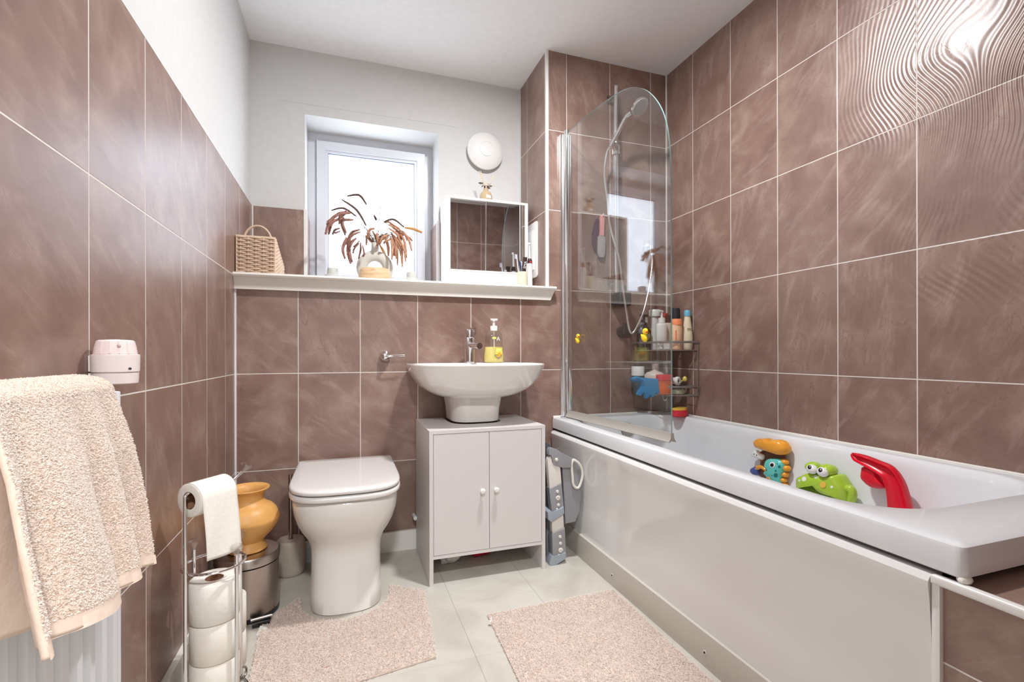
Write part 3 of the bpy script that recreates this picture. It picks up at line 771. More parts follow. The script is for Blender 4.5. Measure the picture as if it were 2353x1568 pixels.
leaf(b, (dx - 0.018, dy, dz + 0.078), (-1, 0, 0.05), 0.024, 0.006); leaf(b, (dx - 0.018, dy, dz + 0.076), (0.3, 0, 1), 0.016, 0.004); leaf(b, (dx - 0.016, dy, dz + 0.07), (-0.5, 0, -0.9), 0.014, 0.003)
leaf(b, (dx + 0.016, dy, dz + 0.066), (1, 0, 0.3), 0.022, 0.005); leaf(b, (dx + 0.016, dy, dz + 0.063), (0.6, 0, -0.8), 0.013, 0.004); leaf(b, (dx + 0.014, dy, dz + 0.06), (0.1, 0, 1), 0.022, 0.004)
link('dark_leaves', b, M_dleaf, df)
b = B(); ball(b, (dx - 0.008, dy - 0.006, dz + 0.058), 0.005, 1, 1, 1.8, 8); ball(b, (dx + 0.009, dy - 0.006, dz + 0.058), 0.006, 1, 1, 1.7, 8); link('dried_buds', b, M_bud, df)
b = B()
for k in range(9): ball(b, (dx + 0.003 + random.uniform(-.006, .006), dy, dz + 0.070 + random.uniform(0, .016)), 0.0045, n=8)
for k in range(9):
    xx = dx + 0.028 + k * 0.0028; stick(b, (xx, dy, dz + 0.068 + k * 0.0005), (xx + 0.002, dy, dz + 0.076 + (9 - k) * 0.0015 * random.random()), 0.0007)
stick(b, (dx + 0.02, dy, dz + 0.068), (dx + 0.060, dy, dz + 0.073), 0.0007)
link('pale_blossom', b, M_pale, df)

# round wall vent cover
ex = empty('vent_cover', (0.736, YB, 2.014), 'round domed white vent cover high on the white wall', 'vent cover')
b = B(); lathe(b, [(0.060, 0.0003), (0.060, 0.022), (0, 0.022)], 0.734, YB, 2.006, 40, mY); link('duct_collar', b, M_white, ex)
b = B(); lathe(b, [(0.100, 0.024), (0.1035, 0.026), (0.102, 0.031), (0.09, 0.040), (0.065, 0.050), (0.042, 0.0547), (0.041, 0.0525), (0.038, 0.0525), (0.037, 0.0562), (0.02, 0.0578), (0, 0.0580)], 0.734, YB, 2.006, 64, mY); link('domed_cover', b, M_white, ex, ang=30)

# white cover plate on the side of the shower column
b = B()
def plate(x, y0, y1, z0, z1, th, r=0.012):
    pts = [(x, p[0], p[1]) for p in rrect(y0, y1, z0, z1, r, 0, 5)]
    return extrude_poly(B(), pts, (-th, 0, 0), 0, 0.0015)
ap = empty('cover_plate', (XC, 2.42, 1.29), 'white rectangular cover plate on the side of the shower column', 'cover plate')
link('backing', plate(XC - 0.0003, 2.314, 2.545, 1.285, 1.578, 0.006), M_white, ap)
link('raised_panel', plate(XC - 0.0065, 2.355, 2.50, 1.325, 1.535, 0.006, 0.006), M_white, ap)

# tooth mug with brushes
mg = (0.814, 2.180, ZS)
mgo = empty('tooth_mug', (mg[0], mg[1], mg[2]), 'cream tooth mug in front of the mirror cabinet corner', 'tooth mug')
b = B(); lathe(b, [(0.020, 0.0004), (0.0225, 0.002), (0.0245, 0.066), (0.0230, 0.066), (0.0205, 0.006), (0, 0.006)], *mg, 28)
link('cup', b, pmat('cream mug', srgb(236, 232, 208), 0.3), mgo, ang=60)
def brush(name, label, base, tip, col, head_c, grp='toothbrushes in the mug', r=0.0035):
    o = empty(name, base, label, 'toothbrush', grp)
    p, q = Vector(base), Vector(tip); d = (q - p).normalized()
    b = B(); tube(b, [p, p + (q - p) * 0.6, q - d * 0.022, q], r, 8, radii=[r, r * 1.1, r * 0.6, r * 1.1], flat=0.6); link('handle', b, col, o)
    b = B(); s = d.cross(Vector((0, 0, 1))).normalized() if abs(d.z) < 0.95 else Vector((-1, 0, 0)); c = q - d * 0.010
    for k in range(5): box(b, c.x - 0.010, c.x - 0.002, c.y - 0.004, c.y + 0.004, c.z - 0.008 + k * 0.004, c.z - 0.0052 + k * 0.004)
    link('bristles', b, head_c, o); return o
M_lil = pmat('pale lilac plastic', srgb(206, 204, 226), 0.3); M_navy = pmat('navy plastic', srgb(46, 66, 104), 0.35)
brush('toothbrush', 'white toothbrush in the mug leaning left with its head over the mirror', (0.807, 2.182, ZS + 0.008), (0.785, 2.178, ZS + 0.145), M_white, M_lil)
brush('toothbrush', 'lilac toothbrush standing in the middle of the tooth mug', (0.814, 2.186, ZS + 0.008), (0.812, 2.176, ZS + 0.115), M_lil, M_white)
rz = empty('razor', (0.808, 2.17, ZS + 0.008), 'clear and dark blue razor leaning in the tooth mug', 'razor')
b = B(); extrude_poly(b, [(0.803, 2.170, ZS + 0.01), (0.811, 2.170, ZS + 0.01), (0.806, 2.166, ZS + 0.09), (0.796, 2.166, ZS + 0.125), (0.787, 2.166, ZS + 0.125)], (0, 0.006, 0), 0, 0.0015); link('body', b, M_crys, rz)
b = B(); extrude_poly(b, [(0.804, 2.1695, ZS + 0.06), (0.8085, 2.1695, ZS + 0.06), (0.804, 2.1650, ZS + 0.105), (0.795, 2.1650, ZS + 0.118), (0.794, 2.1650, ZS + 0.105)], (0, 0.002, 0), 0, 0.0006); link('grip', b, M_navy, rz)
tt = empty('toothpaste_tube', (0.82, 2.172, ZS + 0.01), 'dark brown toothpaste tube with white lettering standing in the mug', 'toothpaste')
M_brn = pmat('dark brown tube', srgb(62, 40, 38), 0.35)
b = B(); rings = []
for k, (x, z, w, t) in enumerate(((0.818, 0.012, 0.006, 0.006), (0.819, 0.06, 0.010, 0.007), (0.822, 0.10, 0.011, 0.005), (0.826, 0.135, 0.012, 0.0012))):
    rings.append([(x + w * math.cos(a), 2.168 + t * math.sin(a), ZS + z) for a in [2 * PI * i / 16 for i in range(16)]])
loft(b, rings); link('tube', b, M_brn, tt)
text_mesh('lettering', 'SMA', 0.017, M_white, tt, (0.8225, 2.1600, ZS + 0.100), (PI / 2, math.radians(-80), 0), label='white lettering')
eb = empty('electric_toothbrush', (0.853, 2.168, ZS), 'white electric toothbrush standing right of the tooth mug', 'electric toothbrush')
b = B(); lathe(b, [(0.0125, 0.0004), (0.0135, 0.003), (0.0135, 0.06), (0.0115, 0.115), (0.009, 0.128), (0.006, 0.130), (0, 0.130)], 0.853, 2.168, ZS, 20); link('handle', b, M_white, eb)
b = B(); lathe(b, [(0.0125, 0.112), (0.0118, 0.124), (0.008, 0.134), (0, 0.134)], 0.853, 2.168, ZS, 20); link('collar', b, M_brn, eb)
b = B(); patch_on(b, 0.853, 2.168, ZS, 1, 1, 0.0128, math.radians(255), math.radians(330), 0.114, 0.120); link('red_band', b, pmat('red band', srgb(220, 60, 50), 0.4), eb)
b = B(); tube(b, [(0.853, 2.168, ZS + 0.13), (0.851, 2.168, ZS + 0.20)], 0.005, 10, radii=[0.0055, 0.0035]); ball(b, (0.850, 2.166, ZS + 0.200), 0.007, 1, 1, 0.8, 10); link('brush_head', b, M_white, eb)

for o_, sc_ in ((mgo, (1.06, 1.06, 1.22)), (rz, (1.05, 1.05, 1.2)), (tt, (1.05, 1.05, 1.16)), (eb, (1.04, 1.04, 1.13))) + tuple((o, (1.05, 1.05, 1.16)) for o in C.objects if o.parent is None and o.name.startswith('toothbrush')):
    o_.scale = sc_; o_.location.y = 2.262 if o_ in (mgo,) else 2.262 + (o_.location.y - 2.178) * 1.0
    o_.location.x = 0.843 + (o_.location.x - 0.814) * 1.05
eb.location.x = 0.884; eb.location.y = 2.262; mgo.location.x = 0.843
# ================================================================== WINDOW SILL THINGS
M_don = pmat('matt grey-white ceramic', srgb(214, 212, 204), 0.7)
vz = ZS + 0.0004
vx, vy = 0.1365, 2.45
dv = empty('donut_vase', (vx, vy, vz), 'off-white ring-shaped vase with a narrow neck in front of the window', 'vase')
b = B(); ring = []
n, k = 40, 20; R0, r0 = 0.0620, 0.0268; cz = vz + 0.0915
vr = []
for i in range(n):
    a = 2 * PI * i / n
    ring = []
    for j in range(k):
        c = 2 * PI * j / k
        ring.append(b.verts.new((vx + (R0 + r0 * math.cos(c)) * math.cos(a), vy + r0 * 0.85 * math.sin(c), cz + (R0 + r0 * math.cos(c)) * math.sin(a))))
    vr.append(ring)
for i in range(n):
    for j in range(k): b.faces.new((vr[i][j], vr[i][(j + 1) % k], vr[(i + 1) % n][(j + 1) % k], vr[(i + 1) % n][j]))
link('ring_body', b, M_don, dv)
b = B(); lathe(b, [(0.022, 0.155), (0.0195, 0.172), (0.0178, 0.190), (0.0178, 0.216), (0.0165, 0.218), (0.0145, 0.217), (0.014, 0.17), (0, 0.17)], vx, vy, vz, 24); link('neck', b, M_don, dv)

# dried grass bunch
M_gr = noisy('dried grass plume', srgb(222, 178, 150), srgb(188, 138, 110), 60, 0.9); M_gp = noisy('dusky dried grass plume', srgb(190, 146, 136), srgb(150, 106, 94), 60, 0.9); M_gd = pmat('dark dried plume', srgb(104, 84, 74), 0.9); M_st = pmat('dry grass stem', srgb(120, 96, 76), 0.8); M_gy = pmat('golden plume', srgb(206, 158, 96), 0.9)
gb = empty('dried_grass', (vx, vy, vz + 0.21), 'bunch of drooping dried bristle grass in the ring-shaped vase', 'dried grass')
top = Vector((vx, vy, vz + 0.216))
def dP(px_, py_, yy=2.44):   # size of the bunch read off in the photo, turned into metres on the vase's plane
    dd = Vector((fwd.x, fwd.y, 0)) * 1.0 + rt0 * ((px_ - 1168.15) / 1097.3)
    t_ = yy / dd.y
    return Vector((dd.x * t_, yy, CAM_Z + (811.8 - py_) / 1097.3 * t_))
stems = B(); rg = random.Random(11)
# each plume: (start of plume, mid, tip) in reference units, kind, width
pl_ = [((843, 470), (826, 448), (799, 450), 1, 1.0, 0), ((842, 518), (820, 482), (786, 458), 1, 1.0, 0), ((820, 497), (790, 478), (762, 483), 1, .9, 1),
       ((806, 488), (780, 490), (752, 510), 0, 1.3, 1), ((792, 500), (765, 510), (756, 538), 0, 1.3, 1), ((798, 487), (784, 500), (780, 514), 0, 1.0, 0), ((812, 505), (786, 508), (794, 540), 0, 1.2, 0),
       ((782, 524), (770, 528), (765, 538), 0, .9, 1), ((828, 527), (808, 535), (795, 562), 0, 1.1, 1), ((797, 545), (788, 570), (793, 594), 0, 1.2, 0), ((804, 540), (800, 575), (806, 606), 0, 1.4, 1), ((818, 548), (805, 560), (798, 585), 0, 1.2, 0),
       ((826, 558), (815, 570), (812, 581), 0, .8, 1), ((829, 557), (829, 575), (824, 594), 0, .9, 0), ((845, 535), (850, 550), (862, 561), 0, 1.3, 1), ((862, 525), (850, 528), (846, 545), 0, 1.1, 0), ((856, 530), (864, 545), (868, 560), 0, .9, 1),
       ((882, 510), (905, 504), (929, 522), 1, .9, 0), ((884, 512), (895, 510), (908, 520), 0, .8, 1), ((930, 523), (950, 526), (970, 534), 2, 1.2, 0), ((893, 515), (912, 528), (920, 556), 0, 1.2, 1), ((900, 528), (915, 540), (917, 565), 0, 1.2, 0),
       ((921, 533), (932, 540), (936, 553), 0, 1.0, 1), ((920, 537), (930, 555), (935, 592), 0, 1.2, 0), ((912, 545), (922, 570), (925, 613), 0, 1.4, 1), ((898, 543), (902, 565), (901, 596), 0, 1.2, 0), ((886, 548), (892, 565), (893, 588), 0, 1.3, 1),
       ((903, 540), (915, 560), (922, 580), 0, 1.3, 0), ((873, 562), (884, 585), (884, 615), 2, 1.3, 1), ((895, 540), (880, 545), (872, 560), 0, 1.2, 0), ((908, 560), (910, 575), (908, 588), 0, 1.0, 0), ((860, 494), (863, 500), (865, 505), 1, .8, 0),
       ((866, 535), (868, 548), (868, 560), 0, 1.2, 0), ((880, 538), (876, 550), (872, 562), 0, 1.4, 1), ((842, 540), (843, 552), (842, 562), 0, .8, 1), ((913, 548), (918, 565), (924, 596), 0, 1.1, 1)]
for (a_, c_, e_, kd_, w_, dp_) in list(pl_):
    if kd_ == 0 and not 835 < a_[0] < 888:
        for _k in range(1 if a_[0] < 840 else 2):
            ox, oy = rg.uniform(-9, 9), rg.uniform(-7, 9)
            pl_.append(((a_[0] + ox * .5, a_[1] + oy), (c_[0] + ox, c_[1] + oy), (e_[0] + ox * 1.3, e_[1] + oy + rg.uniform(-12, 4)), 0, w_ * rg.uniform(.7, 1.0), rg.choice((0, 1))))
for (s0_, s1_, s2_, kd, w, dep) in pl_:
    yy = 2.435 + (-0.04 if dep == 0 else 0.02) + rg.uniform(-0.02, 0.02)
    A, Bm, Cc = dP(*s0_, yy), dP(*s1_, yy), dP(*s2_, yy)
    pts = smooth_path([A, Bm, Cc], 6)
    if s0_ != (860, 494):
        mid = (top + A) / 2 + Vector((0, 0, 0.020)); tube(stems, smooth_path([top - Vector((0, 0, 0.03)), top + (A - top) * 0.15 + Vector((0, 0, 0.012)), mid, A], 4), 0.0007, 5)
    bb = B(); m_ = len(pts)
    rad = [0.0056 * w * (0.10 + 0.90 * math.sin(PI * (0.06 + 0.90 * i / (m_ - 1))) ** 0.6) for i in range(m_)]
    tube(bb, pts, 0.005, 8, radii=rad)
    # bristles
    for _q in range(700):
        i = rg.randrange(m_ - 1); t = rg.random(); p = pts[i].lerp(pts[i + 1], t); d = (pts[i + 1] - pts[i]).normalized()
        nrm = Vector((rg.gauss(0, 1), rg.gauss(0, 1), rg.gauss(0, 1))); nrm = (nrm - d * nrm.dot(d)).normalized()
        e = p + nrm * (rad[i] + rg.uniform(0.001, 0.0040)) + d * rg.uniform(0.0, 0.005); s_ = d.cross(nrm) * 0.0012; o_ = p + nrm * rad[i] * 0.6
        bb.faces.new([bb.verts.new(o_ - s_), bb.verts.new(o_ + s_), bb.verts.new(e)])
    link('plume', bb, (M_gr if s0_[0] > 835 else M_gp, M_gd, M_gy)[kd], gb, True)
for _q in range(34):
    a = rg.uniform(-1, 1); e = top + Vector((a * 0.11, rg.uniform(-.04, .03), 0.05 + 0.05 * rg.random() - abs(a) * rg.uniform(0, 0.14)))
    tube(stems, smooth_path([top - Vector((0, 0, 0.02)), top + Vector((a * 0.035, 0, 0.035)), e], 4), 0.0006, 4)
stick(stems, dP(868, 560), dP(875, 466), 0.0014)
link('stems', stems, M_st, gb)

# shallow wooden bowl / stone in front of the vase
wb = B(); lathe(wb, [(0.064, 0.0), (0.077, 0.002), (0.076, 0.020), (0.068, 0.062), (0.063, 0.071), (0.050, 0.074), (0.0, 0.075)], 0.1300, 2.335, vz, 40, sy=0.62)
def bowlmat():
    m = pmat('pale turned wood', srgb(222, 190, 150), 0.5); t = NT(m); tc = t.new('ShaderNodeTexCoord'); mp = t.new('ShaderNodeMapping'); mp.inputs['Scale'].default_value = (6, 6, 30); t.l.new(tc.outputs['Object'], mp.inputs['Vector'])
    n_ = t.noise(mp.outputs[0], 2.2, 4, 0.6, 1.5); t.l.new(t.ramp(n_, [(0.3, srgb(200, 158, 112)), (0.5, srgb(224, 192, 152)), (0.7, srgb(232, 206, 172))]), t.b.inputs['Base Color']); return m
link('wooden_block', wb, bowlmat(), None, True, 'pale wooden rounded block in front of the ring-shaped vase', 'wooden ornament', ang=60)
for (x, y, lab) in ((-0.060, 2.45, 'white candle holder on the shelf left of the vase'), (0.3135, 2.45, 'white candle holder on the shelf right of the vase')):
    o = empty('candle_holder', (x, y, vz), lab, 'candle holder', 'candle holders beside the vase')
    b = B(); lathe(b, [(0.045, 0.0), (0.046, 0.006), (0.042, 0.030), (0.036, 0.047), (0.0265, 0.053), (0.0250, 0.074), (0.023, 0.081), (0.018, 0.079), (0.017, 0.06), (0, 0.06)], x, y, vz, 28); link('holder', b, pmat('frosted white glass', srgb(206, 208, 202), 0.5), o, ang=50)
    b = B(); lathe(b, [(0.015, 0.061), (0.015, 0.070), (0, 0.0705)], x, y, vz, 20); link('candle', b, M_whitem, o)

# woven basket
M_wick = pmat('woven wicker', srgb(226, 200, 176), 0.75)
def basket():
    o = empty('woven_basket', (-0.35, 2.34, vz), 'pale woven basket with a round handle at the left end of the shelf', 'basket')
    x0, x1, y0, y1, z0, z1 = -0.421, -0.280, 2.195, 2.49, vz + 0.001, vz + 0.152
    b = B(); rows = 19; dzv = (z1 - z0) / rows
    def wall(p0, p1, nrm, zmaxf):
        p0, p1, nrm = Vector(p0), Vector(p1), Vector(nrm)
        L = (p1 - p0).length; d = (p1 - p0) / L; nst = max(3, round(L / 0.026)); seg = nst * 4
        for r in range(rows):
            z = z0 + (r + 0.5) * dzv; pts = []
            for s in range(seg + 1):
                u = s / seg * L; ph = s / seg * nst * PI + (PI if r % 2 else 0)
                if z > zmaxf(u / L) - dzv * 0.4: continue
                pts.append(p0 + d * u + nrm * (0.0030 * math.sin(ph)) + Vector((0, 0, z)))
            if len(pts) > 2: tube(b, pts, dzv * 0.47, 6)
        for s in range(nst):
            q = p0 + d * ((s + 0.5) / nst * L); tube(b, [q + Vector((0, 0, z0)), q + Vector((0, 0, zmaxf((s + .5) / nst)))], 0.0022, 6)
    side = lambda t: z1 - max(0, t - 0.05) * 0.075
    wall((x0, y0, 0), (x1, y0, 0), (0, -1, 0), lambda t: z1)
    wall((x1, y0, 0), (x1, y1, 0), (1, 0, 0), side)
    wall((x0, y0, 0), (x0, y1, 0), (-1, 0, 0), side)
    wall((x0, y1, 0), (x1, y1, 0), (0, 1, 0), lambda t: z1 - 0.07)
    zb_ = z1 - 0.071
    rim = [(x0, y0, z1), (x1, y0, z1), (x1, y1, zb_), (x0, y1, zb_)]
    link('weave', b, M_wick, o, ang=180)
    b = B(); tube(b, rim, 0.0045, 8, closed=True)
    for p in ((x0, y0), (x1, y0)): tube(b, [(*p, z0), (*p, z1)], 0.004, 8)
    tube(b, [(x0, y0, z0 + 0.003), (x1, y0, z0 + 0.003), (x1, y1, z0 + 0.003), (x0, y1, z0 + 0.003)], 0.004, 8, closed=True); link('rim_binding', b, M_wick, o)
    b = B(); box(b, x0 + 0.002, x1 - 0.002, y0 + 0.003, y1 - 0.003, z0, z0 + 0.004)
    loft(b, [[(x0 + .004, y0 + .005, z0), (x1 - .004, y0 + .005, z0), (x1 - .004, y1 - .005, z0), (x0 + .004, y1 - .005, z0)], [(x0 + .004, y0 + .005, z1 - .004), (x1 - .004, y0 + .005, z1 - .004), (x1 - .004, y1 - .005, zb_ - .006), (x0 + .004, y1 - .005, zb_ - .006)]], False, False)
    link('lining', b, pmat('basket inner', srgb(176, 138, 104), 0.85), o, False)
    b = B(); c = Vector(((x0 + x1) / 2, y0 + 0.045, z1 - 0.012)); R = 0.0545
    pts = [c + Vector((-R * math.cos(a) * 0.96, 0, R * 1.25 * math.sin(a))) for a in [PI * k / 24 for k in range(25)]]
    tube(b, pts, 0.0042, 8, radii=[0.0042 + (0.0006 if k % 2 else 0) for k in range(25)]); link('handle', b, M_wick, o)
basket()

# ================================================================== SHOWER KIT
yr = 2.130
rl = empty('shower_rail', (1.306, YL, 1.2), 'chrome shower riser rail on the tiled wall behind the bath screen', 'shower rail')
b = B(); tube(b, [(1.306, yr, 1.19), (1.306, yr, 2.246)], 0.0115, 20); link('rail', b, M_chrome, rl)
for z in (2.205, 1.255):
    b = B(); tube(b, [(1.306, yr, z), (1.306, YL - 0.012, z)], 0.009, 14); box(b, 1.290, 1.322, YL - 0.014, YL - 0.0005, z - 0.02, z + 0.02, 0, 0.004); link('wall_bracket', b, M_chrome_dk, rl)
b = B(); tube(b, [(1.306, yr, 1.895), (1.306, yr, 1.94)], 0.021, 20); tube(b, [(1.306, yr - 0.004, 1.917), (1.262, yr - 0.045, 1.928)], 0.014, 16); link('slider', b, M_chrome, rl, label='chrome sliding holder')
hs = empty('shower_handset', (1.258, 2.082, 1.93), 'chrome and white hand shower head clipped on the riser rail', 'shower head')
p0, p1, p2 = Vector((1.248, 2.086, 1.912)), Vector((1.292, 2.015, 2.030)), Vector((1.330, 1.960, 2.062))
b = B(); tube(b, smooth_path([p0, p0.lerp(p1, 0.5), p1, p1.lerp(p2, 0.4)], 6), 0.011, 16, radii=[0.0105 + 0.003 * k / 18 for k in range(19)]); link('handle', b, M_chrome, hs)
fd = Vector((0.25, -0.62, -0.74)).normalized(); q = fd.to_track_quat('Z', 'Y').to_matrix().to_4x4()
b = B(); lathe(b, [(0.010, -0.026), (0.030, -0.020), (0.045, -0.006), (0.047, 0.002), (0.045, 0.006), (0.040, 0.006)], *p2, n=36, mat=q); link('head', b, M_chrome, hs)
b = B(); lathe(b, [(0.040, 0.004), (0.040, 0.0085), (0.0, 0.009)], *p2, n=36, mat=q); link('spray_plate', b, noisy('spray plate', srgb(190, 190, 190), srgb(160, 160, 164), 300, 0.5), hs, label='grey spray face')
ho = smooth_path([(1.246, 2.089, 1.909), (1.239, 2.105, 1.885), (1.233, 2.12, 1.786), (1.246, 2.12, 1.678), (1.265, 2.12, 1.525), (1.285, 2.10, 1.417), (1.303, 2.09, 1.330), (1.326, 2.092, 1.176), (1.345, 2.092, 1.07), (1.360, 2.098, 1.005), (1.378, 2.100, 0.985), (1.397, 2.098, 1.003), (1.438, 2.090, 1.09), (1.476, 2.105, 1.182), (1.508, 2.125, 1.274), (1.530, 2.14, 1.365), (1.528, 2.15, 1.425)], 16)
b = B(); tube(b, ho, 0.0062, 8, radii=[0.0066 if k % 2 else 0.0056 for k in range(len(ho))]); link('shower_hose', b, M_alu, None, True, 'silver flexible shower hose hanging in a loop behind the screen', 'shower hose', ang=80)
oe = empty('hose_outlet', (1.528, YL, 1.44), 'chrome wall outlet elbow the shower hose is screwed to', 'hose outlet')
b = B(); lathe(b, [(0.026, 0.0005), (0.025, 0.006), (0.012, 0.010), (0.011, 0.045), (0, 0.045)], 1.528, YL, 1.445, 24, mY); link('flange', b, M_chrome, oe)
b = B(); tube(b, [(1.528, 2.150, 1.452), (1.528, 2.150, 1.410)], 0.011, 16); link('elbow', b, M_chrome, oe)
# black hook near the hose loop
hk = empty('black_hook', (1.365, YL, 0.985), 'black plastic knob and hook on the tiles at the bottom of the hose loop', 'hook')
b = B(); lathe(b, [(0.030, 0.0005), (0.028, 0.012), (0.014, 0.016), (0.012, 0.040), (0.022, 0.042), (0.022, 0.060), (0.0, 0.061)], 1.375, YL, 0.995, 20, mY); link('knob', b, M_black, hk)
b = B(); box(b, 1.335, 1.392, 2.12, 2.145, 0.960, 0.985, 0, 0.006); tube(b, [(1.352, 2.135, 0.98), (1.360, 2.135, 1.040)], 0.012, 10); tube(b, smooth_path([(1.34, 2.13, 0.972), (1.325, 2.12, 0.968), (1.318, 2.115, 0.98)], 5), 0.007, 8); link('hook', b, M_black, hk)
# black soap holder at the rail's end
sh = empty('soap_holder', (1.348, 2.14, 1.10), 'black container clipped to the lower end of the shower rail', 'shower holder')
b = B(); box(b, 1.312, 1.384, 2.105, YL - 0.001, 1.125, 1.193, 0, 0.014, 3); link('holder', b, M_dark, sh)
b = B(); lathe(b, [(0.024, 0.0), (0.024, 0.034), (0.020, 0.040), (0, 0.041)], 1.350, 2.148, 1.192, 24); link('lid', b, M_dark, sh)
# foot file and purple brush
ff = empty('foot_file', (1.248, 2.17, 1.375), 'pink-handled grey foot file hanging behind the bath screen', 'foot file')
b = B()
def flatpath(bm, pts, ws, t):   # flat strip hanging on the wall: pts (x,z), half widths, y front/back
    y1_ = YL - 0.012; ra_ = [(x - w, z) for (x, z), w in zip(pts, ws)]; rb_ = [(x + w, z) for (x, z), w in zip(pts, ws)][::-1]
    extrude_poly(bm, [(x, y1_, z) for x, z in ra_ + rb_], (0, -t, 0), 0, 0.002)
flatpath(b, [(1.252, 1.597), (1.2515, 1.585), (1.251, 1.55), (1.250, 1.51), (1.249, 1.488)], [0.006, 0.0125, 0.0115, 0.008, 0.012], 0.012)
link('handle', b, pmat('pink plastic', srgb(232, 160, 156), 0.4), ff, label='pink handle')
b = B(); flatpath(b, [(1.249, 1.492), (1.248, 1.482), (1.247, 1.44), (1.246, 1.395), (1.246, 1.378)], [0.010, 0.021, 0.022, 0.021, 0.012], 0.010); link('file_plate', b, noisy('file grit', srgb(176, 168, 168), srgb(150, 142, 142), 250, 0.7), ff, label='grey abrasive plate')
b = B(); tube(b, [(1.252, YL - 0.0005, 1.592), (1.252, YL - 0.03, 1.592), (1.252, YL - 0.032, 1.600)], 0.003, 8); link('peg', b, M_white, ff)
b = B(); pts = [(1.222 + 0.022 * math.cos(a), YL - 0.0115 + 0.0, 1.492 + 0.088 * math.sin(a)) for a in [2 * PI * k / 28 for k in range(28)]]
extrude_poly(b, [(x + (0.006 if z > 1.5 else 0), YL - 0.001, z) for x, y, z in pts], (0, -0.010, 0), 0, 0.003)
link('bath_brush', b, pmat('dark purple', srgb(84, 50, 70), 0.5), None, True, 'dark purple oval bath brush on the tiles behind the pink foot file', 'bath brush')

# ================================================================== CORNER CADDY
M_wire = pmat('grey metal rack', srgb(142, 132, 128), 0.35, metal=0.35)
cd = empty('corner_rack', (1.56, 2.09, 0.67), 'two-tier grey metal corner rack at the tap end of the bath', 'rack')
CX, CY = XR - 0.004, YL - 0.004
def qarc(R, z, n=18, sq=1.25):
    return [(CX - R * math.cos(a) ** (2 / 2.4), CY - R * 1.14 * math.sin(a) ** (2 / 2.4), z) for a in [PI / 2 * k / n for k in range(n + 1)]]
def band(bm, P, h, t=0.0012):
    up_ = Vector((0, 0, h))
    r = [[Vector(p), Vector(p) + up_] for p in P]
    vv = [[bm.verts.new(p) for p in q_] for q_ in r]
    for a_, b_ in zip(vv, vv[1:]): bm.faces.new((a_[0], b_[0], b_[1], a_[1]))
for z, hr in ((0.897, 0.040), (0.672, 0.044)):
    R = 0.222 if z > 0.8 else 0.226
    b = B(); band(b, qarc(R, z + hr - 0.0055), 0.011); band(b, qarc(R - 0.0015, z + hr - 0.0055), 0.011); P = qarc(R - 0.0007, z + hr); tube(b, P, 0.0022, 6); tube(b, [(CX, CY, z + hr), P[0]], 0.003, 6); tube(b, [(CX, CY, z + hr), P[-1]], 0.003, 6); link('top_rail', b, M_wire, cd)
    b = B(); tube(b, qarc(R * 0.97, z), 0.0025, 6); tube(b, [(CX - 0.001, CY, z), qarc(R * .97, z)[0]], 0.0025, 6); tube(b, [(CX, CY, z), qarc(R * .97, z)[-1]], 0.0025, 6)
    for k in range(1, 8):
        xx = CX - R * 0.97 * k / 8; yy_ = R * 1.14 * 0.97 * (1 - (k / 8) ** 2.4) ** (1 / 2.4); tube(b, [(xx, CY, z), (xx, CY - yy_, z)], 0.0014, 5)
    link('base_grid', b, M_wire, cd)
    for k in (0, 4, 9, 14, 18):
        p_ = qarc(R, z + hr)[k]; q_ = qarc(R * 0.97, z)[k]; b = B(); tube(b, [p_, q_], 0.0018, 6); link('upright', b, M_wire, cd)
b = B(); tube(b, [(CX - 0.003, CY - 0.247, 0.672), (CX - 0.003, CY - 0.247, 0.94)], 0.0025, 6); link('side_post', b, M_wire, cd)
b = B(); tube(b, [(CX - 0.22, CY - 0.003, 0.672), (CX - 0.22, CY - 0.003, 0.94)], 0.0025, 6); link('side_post', b, M_wire, cd)
b = B(); p_ = qarc(0.222, 0.672)[9]; tube(b, smooth_path([(p_[0], p_[1], 0.672), (p_[0], p_[1] - 0.004, 0.655), (p_[0] + 0.008, p_[1] - 0.008, 0.647), (p_[0] + 0.016, p_[1] - 0.008, 0.657)], 5), 0.0018, 6); link('hook', b, M_chrome, cd)

def bottle(name, label, x, y, z, prof, mat, capprof=None, capmat=None, sy=0.7, cat='bottle', grp='bottles on the corner rack', extra=None):
    o = empty(name, (x, y, z), label, cat, grp)
    b = B(); lathe(b, prof, x, y, z, 28, sy=sy); link('body', b, mat, o, ang=55)
    if capprof: b = B(); lathe(b, capprof, x, y, z, 24, sy=min(1, sy + 0.15)); link('cap', b, capmat, o, ang=45)
    return o
z1_ = 0.9000
bp_ = bottle('shampoo_bottle', 'black pump bottle at the left end of the rack\'s upper tier', 1.478, 2.140, z1_, [(0.036, 0), (0.040, 0.004), (0.040, 0.10), (0.032, 0.118), (0.016, 0.13), (0.013, 0.135)], M_black, [(0.015, 0.133), (0.015, 0.155), (0.006, 0.158), (0.005, 0.176), (0, 0.177)], M_dark)
b = B(); tube(b, [(1.448, 2.13, z1_ + 0.180), (1.502, 2.14, z1_ + 0.180)], 0.006, 8, flat=0.6); link('nozzle', b, M_black, bp_)
b = B(); box(b, 1.470, 1.484, 2.1165, 2.118, z1_ + 0.142, z1_ + 0.168); link('tag', b, M_white, bp_)
M_wh2 = pmat('pearl white bottle', srgb(232, 230, 226), 0.25); M_cr = pmat('cream bottle', srgb(236, 222, 192), 0.35); M_pe = pmat('peach bottle', srgb(240, 196, 160), 0.4); M_pc = pmat('orange cap', srgb(250, 150, 104), 0.35); M_bc = pmat('blue cap', srgb(110, 176, 206), 0.35)
